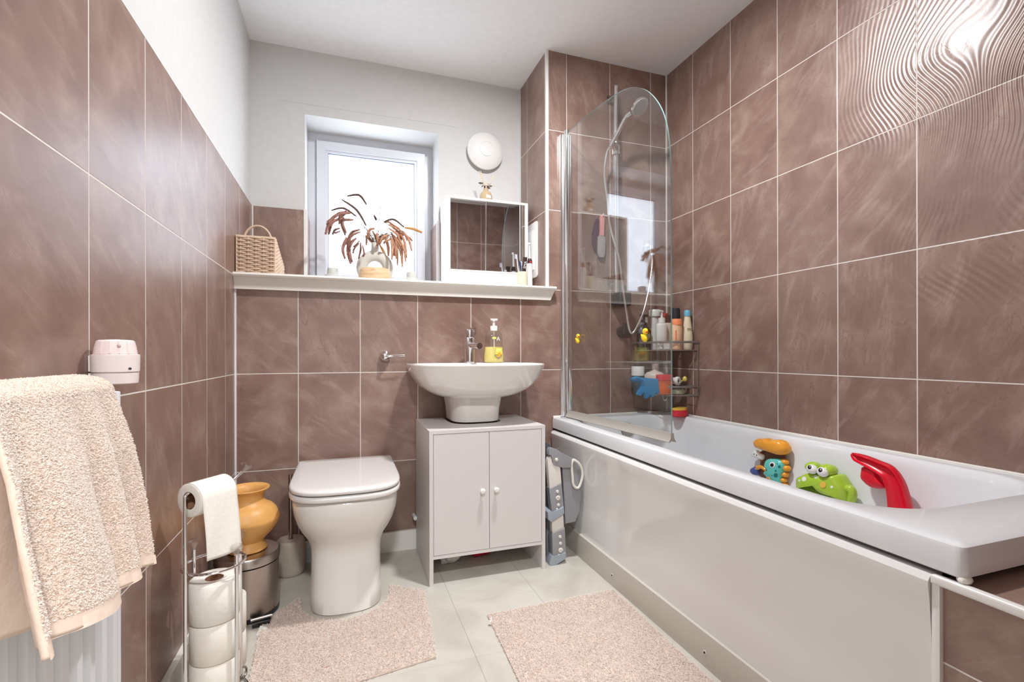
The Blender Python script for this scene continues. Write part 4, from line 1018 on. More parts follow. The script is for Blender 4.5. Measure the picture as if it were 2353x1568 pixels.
bottle('shampoo_bottle', 'tall white bottle behind the yellow duck on the upper tier', 1.5565, 2.157, z1_, [(0.024, 0), (0.027, 0.004), (0.027, 0.06), (0.022, 0.11), (0.024, 0.17), (0.022, 0.178)], M_wh2, [(0.030, 0.178), (0.030, 0.212), (0.028, 0.214), (0, 0.214)], M_wh2, 0.8)
pb = bottle('shampoo_bottle', 'white pump bottle with a nozzle in the middle of the upper tier', 1.514, 2.040, z1_, [(0.028, 0), (0.031, 0.003), (0.031, 0.122), (0.028, 0.132), (0.013, 0.137)], M_wh2, [(0.0185, 0.136), (0.0175, 0.160), (0.006, 0.163), (0.0045, 0.188), (0, 0.188)], M_white)
b = B(); tube(b, smooth_path([(1.522, 2.040, z1_ + 0.193), (1.505, 2.036, z1_ + 0.195), (1.484, 2.03, z1_ + 0.190)], 5), 0.006, 8, flat=0.6); link('nozzle', b, M_white, pb)
b = B(); box(b, 1.485, 1.543, 2.0165, 2.018, z1_ + 0.004, z1_ + 0.035); link('base_band', b, M_white, pb)
bottle('shampoo_bottle', 'red bottle at the back of the upper tier', 1.6160, 2.152, z1_, [(0.024, 0), (0.026, 0.004), (0.026, 0.16), (0.022, 0.170), (0.0, 0.171)], pmat('clear red', srgb(196, 70, 50), 0.25), [(0.020, 0.171), (0.020, 0.196), (0, 0.197)], pmat('red cap', srgb(190, 60, 46), 0.3))
bottle('shampoo_bottle', 'cream bottle with a dark brown cap on the upper tier', 1.568, 2.058, z1_, [(0.019, 0), (0.0215, 0.004), (0.0215, 0.130), (0.021, 0.138), (0, 0.139)], M_cr, [(0.0175, 0.139), (0.0175, 0.176), (0, 0.177)], pmat('oxblood cap', srgb(58, 24, 24), 0.25))
bottle('shampoo_bottle', 'dark grey bottle with a wide cap at the back of the upper tier', 1.640, 2.095, z1_, [(0.018, 0), (0.020, 0.004), (0.020, 0.15), (0.018, 0.166)], M_dark, [(0.0195, 0.166), (0.0205, 0.185), (0.0205, 0.218), (0, 0.219)], pmat('charcoal cap', srgb(58, 60, 66), 0.3), 1.0)
pe = bottle('shampoo_bottle', 'peach bottle with an orange cap at the front of the upper tier', 1.562, 1.985, z1_, [(0.025, 0), (0.028, 0.004), (0.028, 0.118), (0.026, 0.124), (0.0, 0.125)], M_pe, [(0.0265, 0.123), (0.0265, 0.144), (0.024, 0.153), (0, 0.154)], M_pc, 0.75)
b = B(); box(b, 1.541, 1.546, 1.9665, 1.970, z1_ + 0.05, z1_ + 0.095); link('orange_stripe', b, M_pc, pe)
av = bottle('shampoo_bottle', 'cream tapered bottle with a light blue cap at the right end of the upper tier', 1.6285, 1.988, z1_, [(0.020, 0), (0.0240, 0.004), (0.0275, 0.05), (0.0245, 0.10), (0.016, 0.155), (0.0145, 0.170)], M_cr, [(0.0165, 0.168), (0.0155, 0.196), (0.014, 0.198), (0, 0.198)], M_bc, 0.9)
text_mesh('letter_print', 'mo', 0.026, pmat('brown print', srgb(120, 96, 70), 0.5), av, (1.6265, 1.9655, z1_ + 0.103), (PI / 2, 0, 0))
z2_ = 0.6745
bottle('jar', 'dark pot with a white lid at the left end of the rack\'s lower tier', 1.447, 2.150, z2_, [(0.030, 0), (0.033, 0.003), (0.033, 0.088), (0.030, 0.090)], pmat('blue grey jar', srgb(70, 78, 84), 0.35), [(0.033, 0.091), (0.033, 0.136), (0.031, 0.139), (0, 0.139)], M_white, 0.9, 'jar', 'containers on the lower tier')
cj = bottle('jar', 'round cream jar with a domed lid and a knob on the lower tier', 1.497, 2.077, z2_, [(0.040, 0), (0.043, 0.004), (0.043, 0.078), (0.040, 0.080)], pmat('cream jar', srgb(214, 200, 188), 0.4), [(0.050, 0.080), (0.050, 0.096), (0.040, 0.108), (0.014, 0.118), (0.006, 0.122), (0.006, 0.130), (0.012, 0.134), (0, 0.135)], pmat('blush lid', srgb(222, 206, 198), 0.35), 0.9, 'jar', 'containers on the lower tier')
bottle('lotion_bottle', 'clear bottle with a pale cap behind the cream jar', 1.555, 2.150, z2_, [(0.022, 0), (0.025, 0.003), (0.025, 0.08), (0.018, 0.10)], M_crys, [(0.017, 0.10), (0.019, 0.152), (0, 0.153)], pmat('pale pink cap', srgb(206, 184, 176), 0.35), 0.8, 'bottle', 'containers on the lower tier')
bottle('lotion_bottle', 'wide clear pink bottle at the back of the lower tier', 1.612, 2.140, z2_, [(0.034, 0), (0.037, 0.003), (0.037, 0.085), (0.030, 0.095), (0.016, 0.10)], pmat('clear pink', srgb(196, 170, 166), 0.15), [(0.015, 0.10), (0.019, 0.158), (0, 0.159)], M_crys, 0.7, 'bottle', 'containers on the lower tier')
bottle('tub', 'orange tub with a red lid at the front of the lower tier', 1.500, 2.0, z2_ + 0.003, [(0.034, 0), (0.040, 0.004), (0.046, 0.03), (0.050, 0.064), (0.052, 0.067), (0.045, 0.070)], pmat('orange tub', srgb(250, 110, 30), 0.35), [(0.047, 0.070), (0.047, 0.096), (0.044, 0.098), (0, 0.098)], pmat('red lid', srgb(216, 30, 48), 0.35), 0.42, 'tub', 'containers on the lower tier')
tb = empty('cream_tube', (1.585, 2.05, 0.72), 'white tube lying with its round end towards the room on the lower tier', 'tube', 'containers on the lower tier')
dirn = (Vector((0.03, -0.07, 0.0))).normalized(); q = dirn.to_track_quat('Z', 'Y').to_matrix().to_4x4()
b = B(); lathe(b, [(0.012, -0.09), (0.018, 0.0), (0.0215, 0.004), (0.0215, 0.016), (0.019, 0.018), (0.012, 0.018), (0.011, 0.010), (0, 0.010)], 1.583, 2.02, 0.742, 24, q); link('body', b, M_white, tb)
b = B(); lathe(b, [(0.0095, 0.0105), (0.0095, 0.0125), (0, 0.0126)], 1.583, 2.02, 0.742, 20, q); link('opening', b, M_black, tb)
b = B(); ball(b, (1.622, 2.0, 0.752), 0.011, 1, 1, 1.25, 12); tube(b, [(1.622, 2.003, 0.752), (1.600, 2.06, 0.70)], 0.004, 6); link('pumice_stick', b, pmat('yellow bulb', srgb(232, 214, 110), 0.4), None, True, 'small stick with a yellow bulb end at the right of the lower tier', 'stick')
bottle('flat_tin', 'low tin with a pale green label at the right of the lower tier', 1.604, 2.03, z2_, [(0.034, 0), (0.036, 0.002), (0.036, 0.026), (0.034, 0.028), (0, 0.028)], pmat('sage tin', srgb(196, 200, 170), 0.5), [(0.0365, 0.026), (0.0365, 0.036), (0, 0.0365)], M_dark, 0.55, 'tin', 'containers on the lower tier')
# blue exfoliating glove draped over the rail
M_glove = noisy('blue fabric', srgb(42, 132, 190), srgb(66, 156, 208), 180, 0.9, 0.8, 0.002)
gl = B()
def GP(px_, py_, yy): return dP(px_, py_, yy)
gy0 = 1.955
poly = [(1450, 870), (1470, 868), (1513, 872), (1516, 905), (1510, 908), (1507, 897), (1504, 912), (1496, 914), (1494, 902), (1490, 916), (1482, 917), (1481, 897), (1474, 911), (1464, 908), (1471, 890), (1474, 878), (1455, 879)]
extrude_poly(gl, [GP(x, y, gy0) for x, y in poly], (0, 0.014, 0), 0, 0.003)
bmesh.ops.subdivide_edges(gl, edges=gl.edges, cuts=1)
tube(gl, smooth_path([GP(1452, 872, gy0 + 0.002), GP(1463, 870, gy0 - 0.004), GP(1474, 874, gy0)], 6), 0.009, 8)
link('washing_glove', gl, M_glove, None, True, 'bright blue washing glove hanging over the rail of the lower tier', 'glove')
# sponge on the tub corner
spn = empty('bath_sponge', (1.585, 1.985, RZ), 'red and yellow oval sponge on the far corner of the bath', 'sponge')
def ovalring(cx, cy, a, b_, z, n=32, rz=0.35): return [(cx + a * math.cos(t) * math.cos(rz) - b_ * math.sin(t) * math.sin(rz), cy + a * math.cos(t) * math.sin(rz) + b_ * math.sin(t) * math.cos(rz), z) for t in [2 * PI * i / n for i in range(n)]]
sx_, sy__ = 1.590, 2.000
b = B(); loft(b, [ovalring(sx_, sy__, 0.048, 0.028, RZ + 0.0006), ovalring(sx_, sy__, 0.052, 0.031, RZ + 0.004), ovalring(sx_, sy__, 0.052, 0.031, RZ + 0.033)]); link('red_side', b, noisy('red sponge', srgb(226, 64, 74), srgb(206, 48, 60), 150, 0.9, 0.8, 0.002), spn)
b = B(); loft(b, [ovalring(sx_, sy__, 0.052, 0.031, RZ + 0.0332), ovalring(sx_, sy__, 0.051, 0.030, RZ + 0.040), ovalring(sx_, sy__, 0.046, 0.026, RZ + 0.0425)]); link('yellow_side', b, noisy('yellow sponge', srgb(236, 190, 80), srgb(220, 168, 60), 150, 0.9, 0.8, 0.002), spn)

# ================================================================== BATH TOYS
def tX(zx, zy, x):   # point on the bath's wall-side slope (plane x = const) from its place in the picture
    px_, py_ = 1700 + zx / 5.472, 980 + zy / 5.472
    dd = Vector((fwd.x, fwd.y, 0)) + rt0 * ((px_ - 1168.15) / 1097.3); t_ = x / dd.x
    return Vector((x, dd.y * t_, CAM_Z + (811.8 - py_) / 1097.3 * t_))
def puff(bm, pts, x, th, mi=0, sc=((0.08, 1.06), (0.35, 1.04), (0.6, 0.98), (0.8, 0.87), (0.93, 0.68), (1.0, 0.36), (1.0, 0.0), (0.96, -0.25))):
    """rounded pillow-like solid from an outline, bulging towards the room by th"""
    P = [tX(a, c, x - 0.55 * th) for a, c in pts]; P = smooth_path(P + [P[0]], 4)[:-1]
    cc = sum(P, Vector()) / len(P)
    rings = [[cc + (p - cc) * s + Vector((0.55 * th - th * d, 0, 0)) for p in P] for s, d in sc]
    loft(bm, rings, mi=mi)
def disc(bm, zx, zy, x, rpx, th=0.002, sx=1.0, n=16):
    c = tX(zx, zy, x); r = rpx * 0.000247
    k = [(c.x, c.y + r * math.cos(a) * sx, c.z + r * math.sin(a)) for a in [2 * PI * i / n for i in range(n)]]
    loft(bm, [[(c.x - th * 0.3, (p[1] - c.y) * 0.6 + c.y, (p[2] - c.z) * 0.6 + c.z) for p in k], [(c.x, p[1], p[2]) for p in k], [(c.x + th, p[1], p[2]) for p in k]])
from mathutils.bvhtree import BVHTree
def on_surface(o, p):      # point of the toy's surface seen at that spot of the photo
    bt_ = BVHTree.FromPolygons([v.co + worldloc(o) for v in o.data.vertices], [tuple(f.vertices) for f in o.data.polygons])
    c0 = Vector((0, 0, CAM_Z)); h = bt_.ray_cast(c0, (p - c0).normalized())
    return (h[0], (c0 - p).normalized()) if h[0] else (p, (c0 - p).normalized())
def spot(bm, o, zx, zy, x, rpx, th=0.0012, n=16, sx=1.0):
    c, d = on_surface(o, tX(zx, zy, x))
    ring = [on_surface(o, tX(zx + rpx * math.cos(a) * sx, zy + rpx * math.sin(a), x))[0] for a in [2 * PI * i / n for i in range(n)]]
    up_ = [bm.verts.new(p + d * th * 0.7) for p in ring]; dn = [bm.verts.new(p - d * th) for p in ring]; ct = bm.verts.new(c + d * th)
    for i in range(n):
        k = (i + 1) % n; bm.faces.new((up_[i], up_[k], ct)); bm.faces.new((up_[i], dn[i], dn[k], up_[k]))
M_ora = pmat('orange toy plastic', srgb(244, 166, 56), 0.25, coat=0.2); M_tea = pmat('teal toy plastic', srgb(104, 204, 194), 0.25, coat=0.2); M_tsp = pmat('dark teal print', srgb(36, 118, 122), 0.35)
M_tbr = pmat('brown toy backing', srgb(112, 74, 58), 0.4); M_wht = pmat('white toy plastic', srgb(240, 240, 236), 0.25); M_blu = pmat('blue toy plastic', srgb(84, 96, 158), 0.3); M_org = pmat('burnt orange plastic', srgb(214, 120, 50), 0.35)
M_gre = pmat('lime toy plastic', srgb(172, 206, 62), 0.2, coat=0.3); M_grd = pmat('olive toy plastic', srgb(110, 138, 34), 0.35); M_redt = pmat('red toy plastic', srgb(224, 16, 44), 0.3, coat=0.1)
sx0 = 1.578
ty = empty('bath_toy', tX(420, 700, sx0), 'teal and orange sea-animal water toy stuck inside the bath', 'bath toy')
b = B(); puff(b, [(240, 330), (330, 310), (520, 330), (560, 420), (540, 560), (520, 700), (330, 680), (215, 600), (250, 470)], sx0, 0.010); link('back_board', b, M_tbr, ty)
b = B(); puff(b, [(170, 240), (178, 190), (215, 162), (265, 168), (310, 160), (355, 178), (400, 182), (455, 178), (520, 202), (565, 255), (580, 310), (555, 358), (490, 372), (420, 352), (330, 322), (240, 292), (190, 272)], sx0 - 0.006, 0.038); 
for (a_, c_, r_, h_) in ((218, 215, 46, 50), (312, 222, 52, 54), (425, 250, 58, 62), (505, 290, 62, 72)): ball(b, tX(a_, c_, sx0 - 0.024), 0.000247, 70, r_, h_, 18)
link('orange_cloud', b, M_ora, ty, ang=70)
b = B(); puff(b, [(132, 350), (150, 325), (185, 310), (215, 312), (240, 345), (285, 365), (295, 400), (275, 432), (230, 415), (180, 395), (140, 380)], sx0 - 0.012, 0.012); wc_ = link('white_cloud', b, M_wht, ty, ang=70)
b = B(); spot(b, wc_, 175, 358, sx0, 7); spot(b, wc_, 208, 370, sx0, 7); link('cloud_face', b, M_black, ty)
b = B(); c = tX(270, 390, sx0 - 0.010)
for k in range(14):
    a = 2 * PI * k / 14; tube(b, [c, c + Vector((-0.003, -math.cos(a) * 0.0145, math.sin(a) * 0.0185))], 0.002, 6, radii=[0.0032, 0.0014])
ball(b, c, 0.0095, 0.6, 1, 1, 12); link('sun_wheel', b, M_org, ty)
b = B(); puff(b, [(125, 580), (135, 540), (170, 520), (190, 510), (205, 530), (228, 560), (225, 610), (170, 620)], sx0 - 0.006, 0.018); link('blue_whale', b, M_blu, ty, ang=70)
b = B(); puff(b, [(305, 490), (325, 435), (370, 412), (430, 412), (490, 422), (535, 460), (548, 520), (535, 590), (512, 650), (505, 740), (430, 740), (345, 660), (300, 610), (298, 588), (335, 590), (350, 560), (320, 530)], sx0 - 0.010, 0.030); tb_ = link('teal_body', b, M_tea, ty, ang=70)
b = B(); spot(b, tb_, 405, 490, sx0, 36); link('eye_white', b, M_wht, ty)
b = B(); spot(b, tb_, 400, 495, sx0, 23, 0.0022); link('pupil', b, M_black, ty)
b = B()
for (a_, c_, r_) in ((494, 516, 19), (447, 568, 12), (447, 625, 27), (465, 478, 7), (463, 450, 5), (402, 625, 7)): spot(b, tb_, a_, c_, sx0, r_)
link('spots', b, M_tsp, ty)
for (a_, c_, w_, h_) in ((560, 455, 70, 46), (585, 535, 64, 50), (566, 612, 62, 46), (550, 682, 58, 42), (560, 745, 56, 36)):
    b = B(); ball(b, tX(a_, c_, sx0 - 0.012), 0.000247, 62, w_, h_, 16); link('mane_lobe', b, M_ora, ty)
b = B(); P = [tX(220, 528, sx0 - 0.02), tX(270, 520, sx0 - 0.024), tX(335, 570, sx0 - 0.024)]; tube(b, smooth_path(P, 5), 0.006, 10, radii=[0.009 - 0.0004 * k for k in range(11)]); link('arm', b, M_ora, ty)
b = B(); c = tX(375, 680, sx0 - 0.042)
pts = [c + Vector((-0.0004 * k, -math.cos(k * 0.5) * (0.002 + 0.00045 * k), math.sin(k * 0.5) * (0.002 + 0.00045 * k))) for k in range(24)]
tube(b, pts, 0.0016, 6); link('shell_swirl', b, M_ora, ty)
# green frog-like toy
sx1 = 1.572
fg = empty('bath_toy', tX(1010, 900, sx1), 'green big-eyed frog-like water toy stuck inside the bath', 'bath toy')
b = B(); puff(b, [(703, 790), (702, 690), (718, 650), (760, 628), (850, 590), (960, 590), (1110, 620), (1215, 620), (1285, 715), (1330, 800), (1345, 900), (1330, 960), (1250, 920), (1130, 890), (1040, 850), (985, 790), (930, 745), (860, 725), (790, 735), (740, 760)], sx1 - 0.004, 0.052); fb_ = link('body', b, M_gre, fg, ang=70)
b = B(); puff(b, [(720, 760), (860, 715), (1000, 760), (1330, 880), (1330, 1010), (1100, 990), (900, 930), (720, 850)], sx1 - 0.002, 0.030); link('mouth_hollow', b, M_grd, fg, ang=70)
b = B()
ball(b, tX(925, 520, sx1 - 0.032), 0.000247, 120, 98, 75, 20); ball(b, tX(1110, 560, sx1 - 0.028), 0.000247, 120, 112, 84, 20); link('brow', b, M_gre, fg)
for (a_, c_) in ((905, 548), (1040, 585)):
    b = B(); ball(b, tX(a_, c_, sx1 - 0.052), 0.000247, 60, 78, 66, 20); e_ = link('eyeball', b, M_wht, fg)
    b = B(); ball(b, tX(a_ - 28, c_ - 20, sx1 - 0.0625), 0.000247, 22, 30, 34, 14); link('pupil', b, M_black, e_)
    b = B(); ball(b, tX(a_ - 26, c_ - 30, sx1 - 0.0675), 0.000247, 8, 9, 10, 10); link('glint', b, M_wht, e_)
b = B(); P = [tX(1335, 800, sx1 - 0.02), tX(1390, 800, sx1 - 0.022), tX(1415, 870, sx1 - 0.02), tX(1390, 960, sx1 - 0.016), tX(1380, 1020, sx1 - 0.014)]; tube(b, smooth_path(P, 5), 0.013, 12); ball(b, P[0], 0.013, n=12); link('leg', b, M_gre, fg)
b = B()
for (a_, c_, r_) in ((803, 670, 30), (950, 642, 22), (742, 690, 13), (1152, 772, 18)): spot(b, fb_, a_, c_, sx1, r_)
link('white_spots', b, M_wht, fg)
b = B(); spot(b, fb_, 1040, 745, sx1, 40, 0.003); link('yellow_nose', b, pmat('yellow toy', srgb(240, 196, 84), 0.3), fg)
# red spout
sx2 = 1.560
rd = empty('bath_toy', tX(1900, 900, sx2), 'red curved whale-tail-like spout stuck inside the bath', 'bath toy')
cen = [(1410, 350), (1480, 395), (1590, 440), (1740, 510), (1880, 590), (1960, 720), (2000, 860), (2025, 1000), (2050, 1180), (2070, 1300)]
hw = [12, 48, 62, 72, 88, 100, 108, 118, 132, 140]
P = smooth_path([tX(a_, c_, sx2 - 0.03) for a_, c_ in cen], 4); W_ = []
for i in range(len(hw) - 1): W_ += [hw[i] + (hw[i + 1] - hw[i]) * k / 4 for k in range(4)]
W_.append(hw[-1]); rings = []
for i, p in enumerate(P):
    d = (P[min(i + 1, len(P) - 1)] - P[max(i - 1, 0)]).normalized(); s_ = d.cross(Vector((1, 0, 0))).normalized(); w_ = W_[i] * 0.000247; t_ = 0.020 * min(1.0, 0.15 + W_[i] / 60)
    ring = []
    for (u_, x_) in ((-1, 0.2), (-1.0, -0.55), (-0.93, -0.85), (-0.82, -0.9), (-0.72, -0.70), (-0.35, -0.35), (0, -0.22), (0.35, -0.35), (0.72, -0.70), (0.82, -0.9), (0.93, -0.85), (1.0, -0.55), (1, 0.2), (0.7, 0.75), (0, 1.0), (-0.7, 0.75)):
        ring.append(p + s_ * (u_ * w_) + Vector((x_ * t_, 0, 0)))
    rings.append(ring)
b = B(); loft(b, rings); link('channel', b, M_redt, rd, ang=50)
b = B(); puff(b, [(1530, 520), (1600, 500), (1700, 540), (1745, 620), (1790, 690), (1850, 780), (1740, 800), (1640, 775), (1550, 700), (1515, 640)], sx2 - 0.004, 0.034); link('tail_bulb', b, M_redt, rd, ang=70)

# ================================================================== PEDAL BIN, POT, BRUSH
bx_, by_ = -0.322, 1.842
bn = empty('pedal_bin', (bx_, by_, 0), 'small brushed steel pedal bin standing in the corner under the orange pot', 'bin')
b = B(); lathe(b, [(0.098, 0.016), (0.098, 0.175)], bx_, by_, 0, 48, cap=True); link('body', b, M_steel, bn)
b = B(); lathe(b, [(0.094, 0.0), (0.0985, 0.002), (0.0985, 0.016), (0.09, 0.017)], bx_, by_, 0, 48); link('base_ring', b, M_dark, bn)
b = B(); lathe(b, [(0.099, 0.179), (0.1005, 0.180), (0.1005, 0.204), (0.097, 0.209), (0.07, 0.212), (0, 0.213)], bx_, by_, 0, 48); link('lid', b, M_steel, bn)
dP_ = Vector((-bx_ * 0 + 0.12, -0.99, 0)).normalized(); sd = Vector((-dP_.y, dP_.x, 0))
c = Vector((bx_ + 0.045, by_, 0)) + dP_ * 0.098
b = B(); pts = [c - sd * 0.026 + Vector((0, 0, 0.006)), c - sd * 0.026 + dP_ * 0.030 + Vector((0, 0, 0.004)), c + sd * 0.026 + dP_ * 0.030 + Vector((0, 0, 0.004)), c + sd * 0.030 + Vector((0, 0, 0.006))]
extrude_poly(b, pts, (0, 0, 0.010), 0, 0.003); link('pedal', b, M_black, bn)
b = B(); tube(b, [c - sd * 0.030 + dP_ * 0.012 + Vector((0, 0, 0.020)), c + sd * 0.032 + dP_ * 0.008 + Vector((0, 0, 0.022))], 0.006, 10, flat=0.7); link('pedal_bar', b, M_steel, bn)
b = B(); patch_on(b, bx_, by_, 0, 1, 1, 0.1012, math.radians(15), math.radians(30), 0.19, 0.206); link('blue_sticker', b, pmat('blue sticker', srgb(110, 170, 220), 0.5), bn)
M_pot = noisy('orange plastic pot', srgb(222, 164, 92), srgb(228, 174, 104), 30, 0.42, 0.05, 0.001)
pt = empty('water_pot', (-0.322, 1.842, 0.2134), 'orange plastic round-bellied water pot standing on the pedal bin', 'pot')
b = B(); pz = 0.2134
lathe(b, [(0.058, 0.0), (0.062, 0.003), (0.060, 0.010), (0.052, 0.022), (0.050, 0.030), (0.060, 0.042), (0.078, 0.060), (0.094, 0.082), (0.100, 0.098), (0.1015, 0.104), (0.1015, 0.107), (0.098, 0.116), (0.090, 0.134), (0.077, 0.148), (0.066, 0.153), (0.060, 0.158), (0.054, 0.164), (0.050, 0.172), (0.050, 0.184), (0.055, 0.196), (0.067, 0.205), (0.070, 0.208), (0.069, 0.211), (0.060, 0.209), (0.050, 0.200), (0.046, 0.185), (0.047, 0.160), (0.085, 0.130), (0.09, 0.10), (0.05, 0.04), (0, 0.035)], -0.322, 1.842, pz, 48)
link('pot_body', b, M_pot, pt, ang=45)
b = B(); tube(b, smooth_path([(-0.338, 1.747, pz + 0.095), (-0.341, 1.745, pz + 0.12), (-0.340, 1.755, pz + 0.150), (-0.338, 1.765, pz + 0.158)], 6), 0.010, 10, radii=[0.012 - 0.0003 * k for k in range(19)]); link('spout', b, M_pot, pt)
tbh = empty('toilet_brush', (-0.213, 2.105, 0), 'beige toilet brush holder with a dark metal handle left of the toilet', 'toilet brush')
b = B(); lathe(b, [(0.046, 0.0006), (0.052, 0.006), (0.055, 0.02), (0.0565, 0.07), (0.055, 0.122), (0.052, 0.134), (0.048, 0.138), (0.012, 0.139), (0.011, 0.137), (0, 0.137)], -0.213, 2.105, 0, 40); link('holder', b, pmat('taupe ceramic', srgb(196, 182, 168), 0.45), tbh)
b = B(); tube(b, [(-0.213, 2.105, 0.12), (-0.213, 2.105, 0.398)], 0.0085, 16); link('handle', b, M_chrome_dk, tbh)

# ================================================================== TOILET ROLL STAND
fz = 0.0
st = empty('toilet_roll_stand', (-0.318, 1.394, 0), 'chrome toilet roll stand with crystal-look knobs by the left wall', 'toilet roll stand')
FL, FR, BR, BL = (-0.366, 1.332), (-0.262, 1.357), (-0.272, 1.455), (-0.374, 1.432)
ar = (Vector((*BR, 0)) - Vector((*FL, 0))).normalized(); A0 = Vector((FL[0], FL[1], 0.545))
b = B(); tube(b, smooth_path([(*FL, 0.012), (*FL, 0.25), (*FL, 0.530)], 3) + [A0 + Vector((0, 0, -0.004)), A0 + ar * 0.006, A0 + ar * 0.03, A0 + ar * 0.10, A0 + ar * 0.135 + Vector((0, 0, 0.004)), A0 + ar * 0.160 + Vector((0, 0, 0.018))], 0.0042, 12); link('tall_post', b, M_chrome, st, label='tall post bent over as the roll arm')
def crystal(c, dirv, s=1.0):
    q = Vector(dirv).normalized().to_track_quat('Z', 'Y').to_matrix().to_4x4()
    b = B(); lathe(b, [(0.004 * s, 0), (0.007 * s, 0.005 * s), (0.015 * s, 0.019 * s), (0.0155 * s, 0.023 * s), (0.010 * s, 0.028 * s), (0, 0.029 * s)], *c, n=8, mat=q); link('crystal_knob', b, M_crys, st, False, label='clear faceted knob')
crystal(A0 + ar * 0.160 + Vector((0, 0, 0.018)), (0.45, 0.5, 0.75))
for p in (FR, BR, BL):
    b = B(); tube(b, [(*p, 0.012), (*p, 0.378)], 0.0048, 12); link('post', b, M_chrome, st); crystal((*p, 0.377), (0, 0, 1))
def circ(cx, cy, r, z, n=32): return [(cx + r * math.cos(2 * PI * k / n), cy + r * math.sin(2 * PI * k / n), z) for k in range(n)]
for z, r in ((0.352, 0.0695), (0.012, 0.074)):
    b = B(); tube(b, circ(-0.3185, 1.394, r, z), 0.0035, 8, closed=True); link('ring', b, M_chrome, st)
for p in (FR, BR, FL):
    d_ = (Vector((*p, 0)) - Vector((-0.3185, 1.394, 0))).normalized(); c_ = Vector((*p, 0.018)) + d_ * 0.006
    b = B(); tube(b, [c_ + d_ * (0.014 * math.cos(a)) + Vector((0, 0, 0.014 * math.sin(a))) for a in [2 * PI * k / 16 for k in range(16)]], 0.003, 8, closed=True); link('foot_loop', b, M_chrome_dk, st)
M_tp = noisy('white tissue paper', srgb(242, 236, 226), srgb(246, 241, 233), 90, 0.9, 0.5, 0.0015, 2); M_core = pmat('cardboard core', srgb(150, 108, 82), 0.9); M_wrap = noisy('tissue wrapped', srgb(240, 232, 220), srgb(246, 240, 230), 18, 0.6, 0.6, 0.004, 3)
def roll(x, y, z, R, H, label, mat=M_tp, core=0.021, grp='spare toilet rolls'):
    o = empty('toilet_roll', (x, y, z), label, 'toilet roll', grp)
    b = B(); lathe(b, [(core, 0.0), (R - 0.004, 0.0), (R, 0.003), (R + 0.0003, H * 0.5), (R, H - 0.004), (R - 0.005, H - 0.0002), (core + 0.004, H - 0.001), (core, H - 0.002), (core, 0.0)], x, y, z, 48, cap=False); link('paper', b, mat, o, ang=60)
    b = B(); lathe(b, [(core - 0.0003, 0.0005), (core - 0.0003, H - 0.002), (core - 0.0015, H - 0.002), (core - 0.0015, 0.0005)], x, y, z, 32, cap=False); link('core', b, M_core, o)
RX_, RY_ = -0.3185, 1.394
roll(RX_, RY_, 0.018, 0.0555, 0.0985, 'lowest of the three toilet rolls stacked in the chrome stand', M_wrap)
roll(RX_ + 0.001, RY_, 0.117, 0.0555, 0.0985, 'middle of the three toilet rolls stacked in the chrome stand', M_wrap)
roll(RX_, RY_ - 0.001, 0.216, 0.0570, 0.100, 'top toilet roll of the stack, embossed, with its cardboard core showing')
roll(-0.325, 1.535, 0.0, 0.052, 0.10, 'lower of two white rolls standing on the floor behind the stand', grp='rolls behind the stand')
roll(-0.324, 1.534, 0.1004, 0.052, 0.10, 'upper of two white rolls standing behind the chrome stand', grp='rolls behind the stand')
# roll on the arm, with its loose sheet hanging down
o = empty('toilet_roll', A0 + ar * 0.06, 'part-used toilet roll on the stand\'s arm with a loose sheet hanging', 'toilet roll')
q = ar.to_track_quat('Z', 'Y').to_matrix().to_4x4(); R = 0.041; ctr = A0 + ar * 0.010 + Vector((0, 0, -0.016)); Hh = 0.100
b = B(); lathe(b, [(0.021, 0.0), (R - 0.003, 0.0), (R, 0.002), (R, Hh - 0.002), (R - 0.003, Hh), (0.021, Hh), (0.021, 0.0)], *ctr, n=48, mat=q, cap=False); link('paper', b, M_tp, o, ang=60)
b = B(); lathe(b, [(0.0207, 0.0005), (0.0207, Hh - 0.0005), (0.0195, Hh - 0.0005), (0.0195, 0.0005)], *ctr, n=32, mat=q, cap=False); link('core', b, M_core, o)
sdv = Vector((ar.y, -ar.x, 0)); b = B(); rows = []
for i in range(29):
    t = i / 28; row = []
    for j in range(13):
        s_ = j / 12
        if t < 0.3:
            a = math.radians(100 - 100 * t / 0.3); rr_ = R + 0.0012; p = ctr + sdv * (rr_ * math.cos(a)) + Vector((0, 0, rr_ * math.sin(a)))
        else:
            u_ = (t - 0.3) / 0.7; p = ctr + sdv * (R + 0.0012 + 0.012 * u_ - 0.004 * u_ * u_ + 0.003 * math.sin(s_ * 6 + u_ * 3) * u_) + Vector((0, 0, -0.142 * u_ - (0.006 * math.sin(s_ * 3) * u_)))
        row.append(b.verts.new(p + ar * (Hh * (0.02 + 0.96 * s_) + (0.006 * (t - 0.3) if t > 0.3 else 0))))
    rows.append(row)
for r0_, r1_ in zip(rows, rows[1:]):
    for j in range(12): b.faces.new((r0_[j], r0_[j + 1], r1_[j + 1], r1_[j]))
sh_ = link('loose_sheet', b, M_tp, o, ang=180); mod = sh_.modifiers.new('thin', 'SOLIDIFY'); mod.thickness = 0.0008

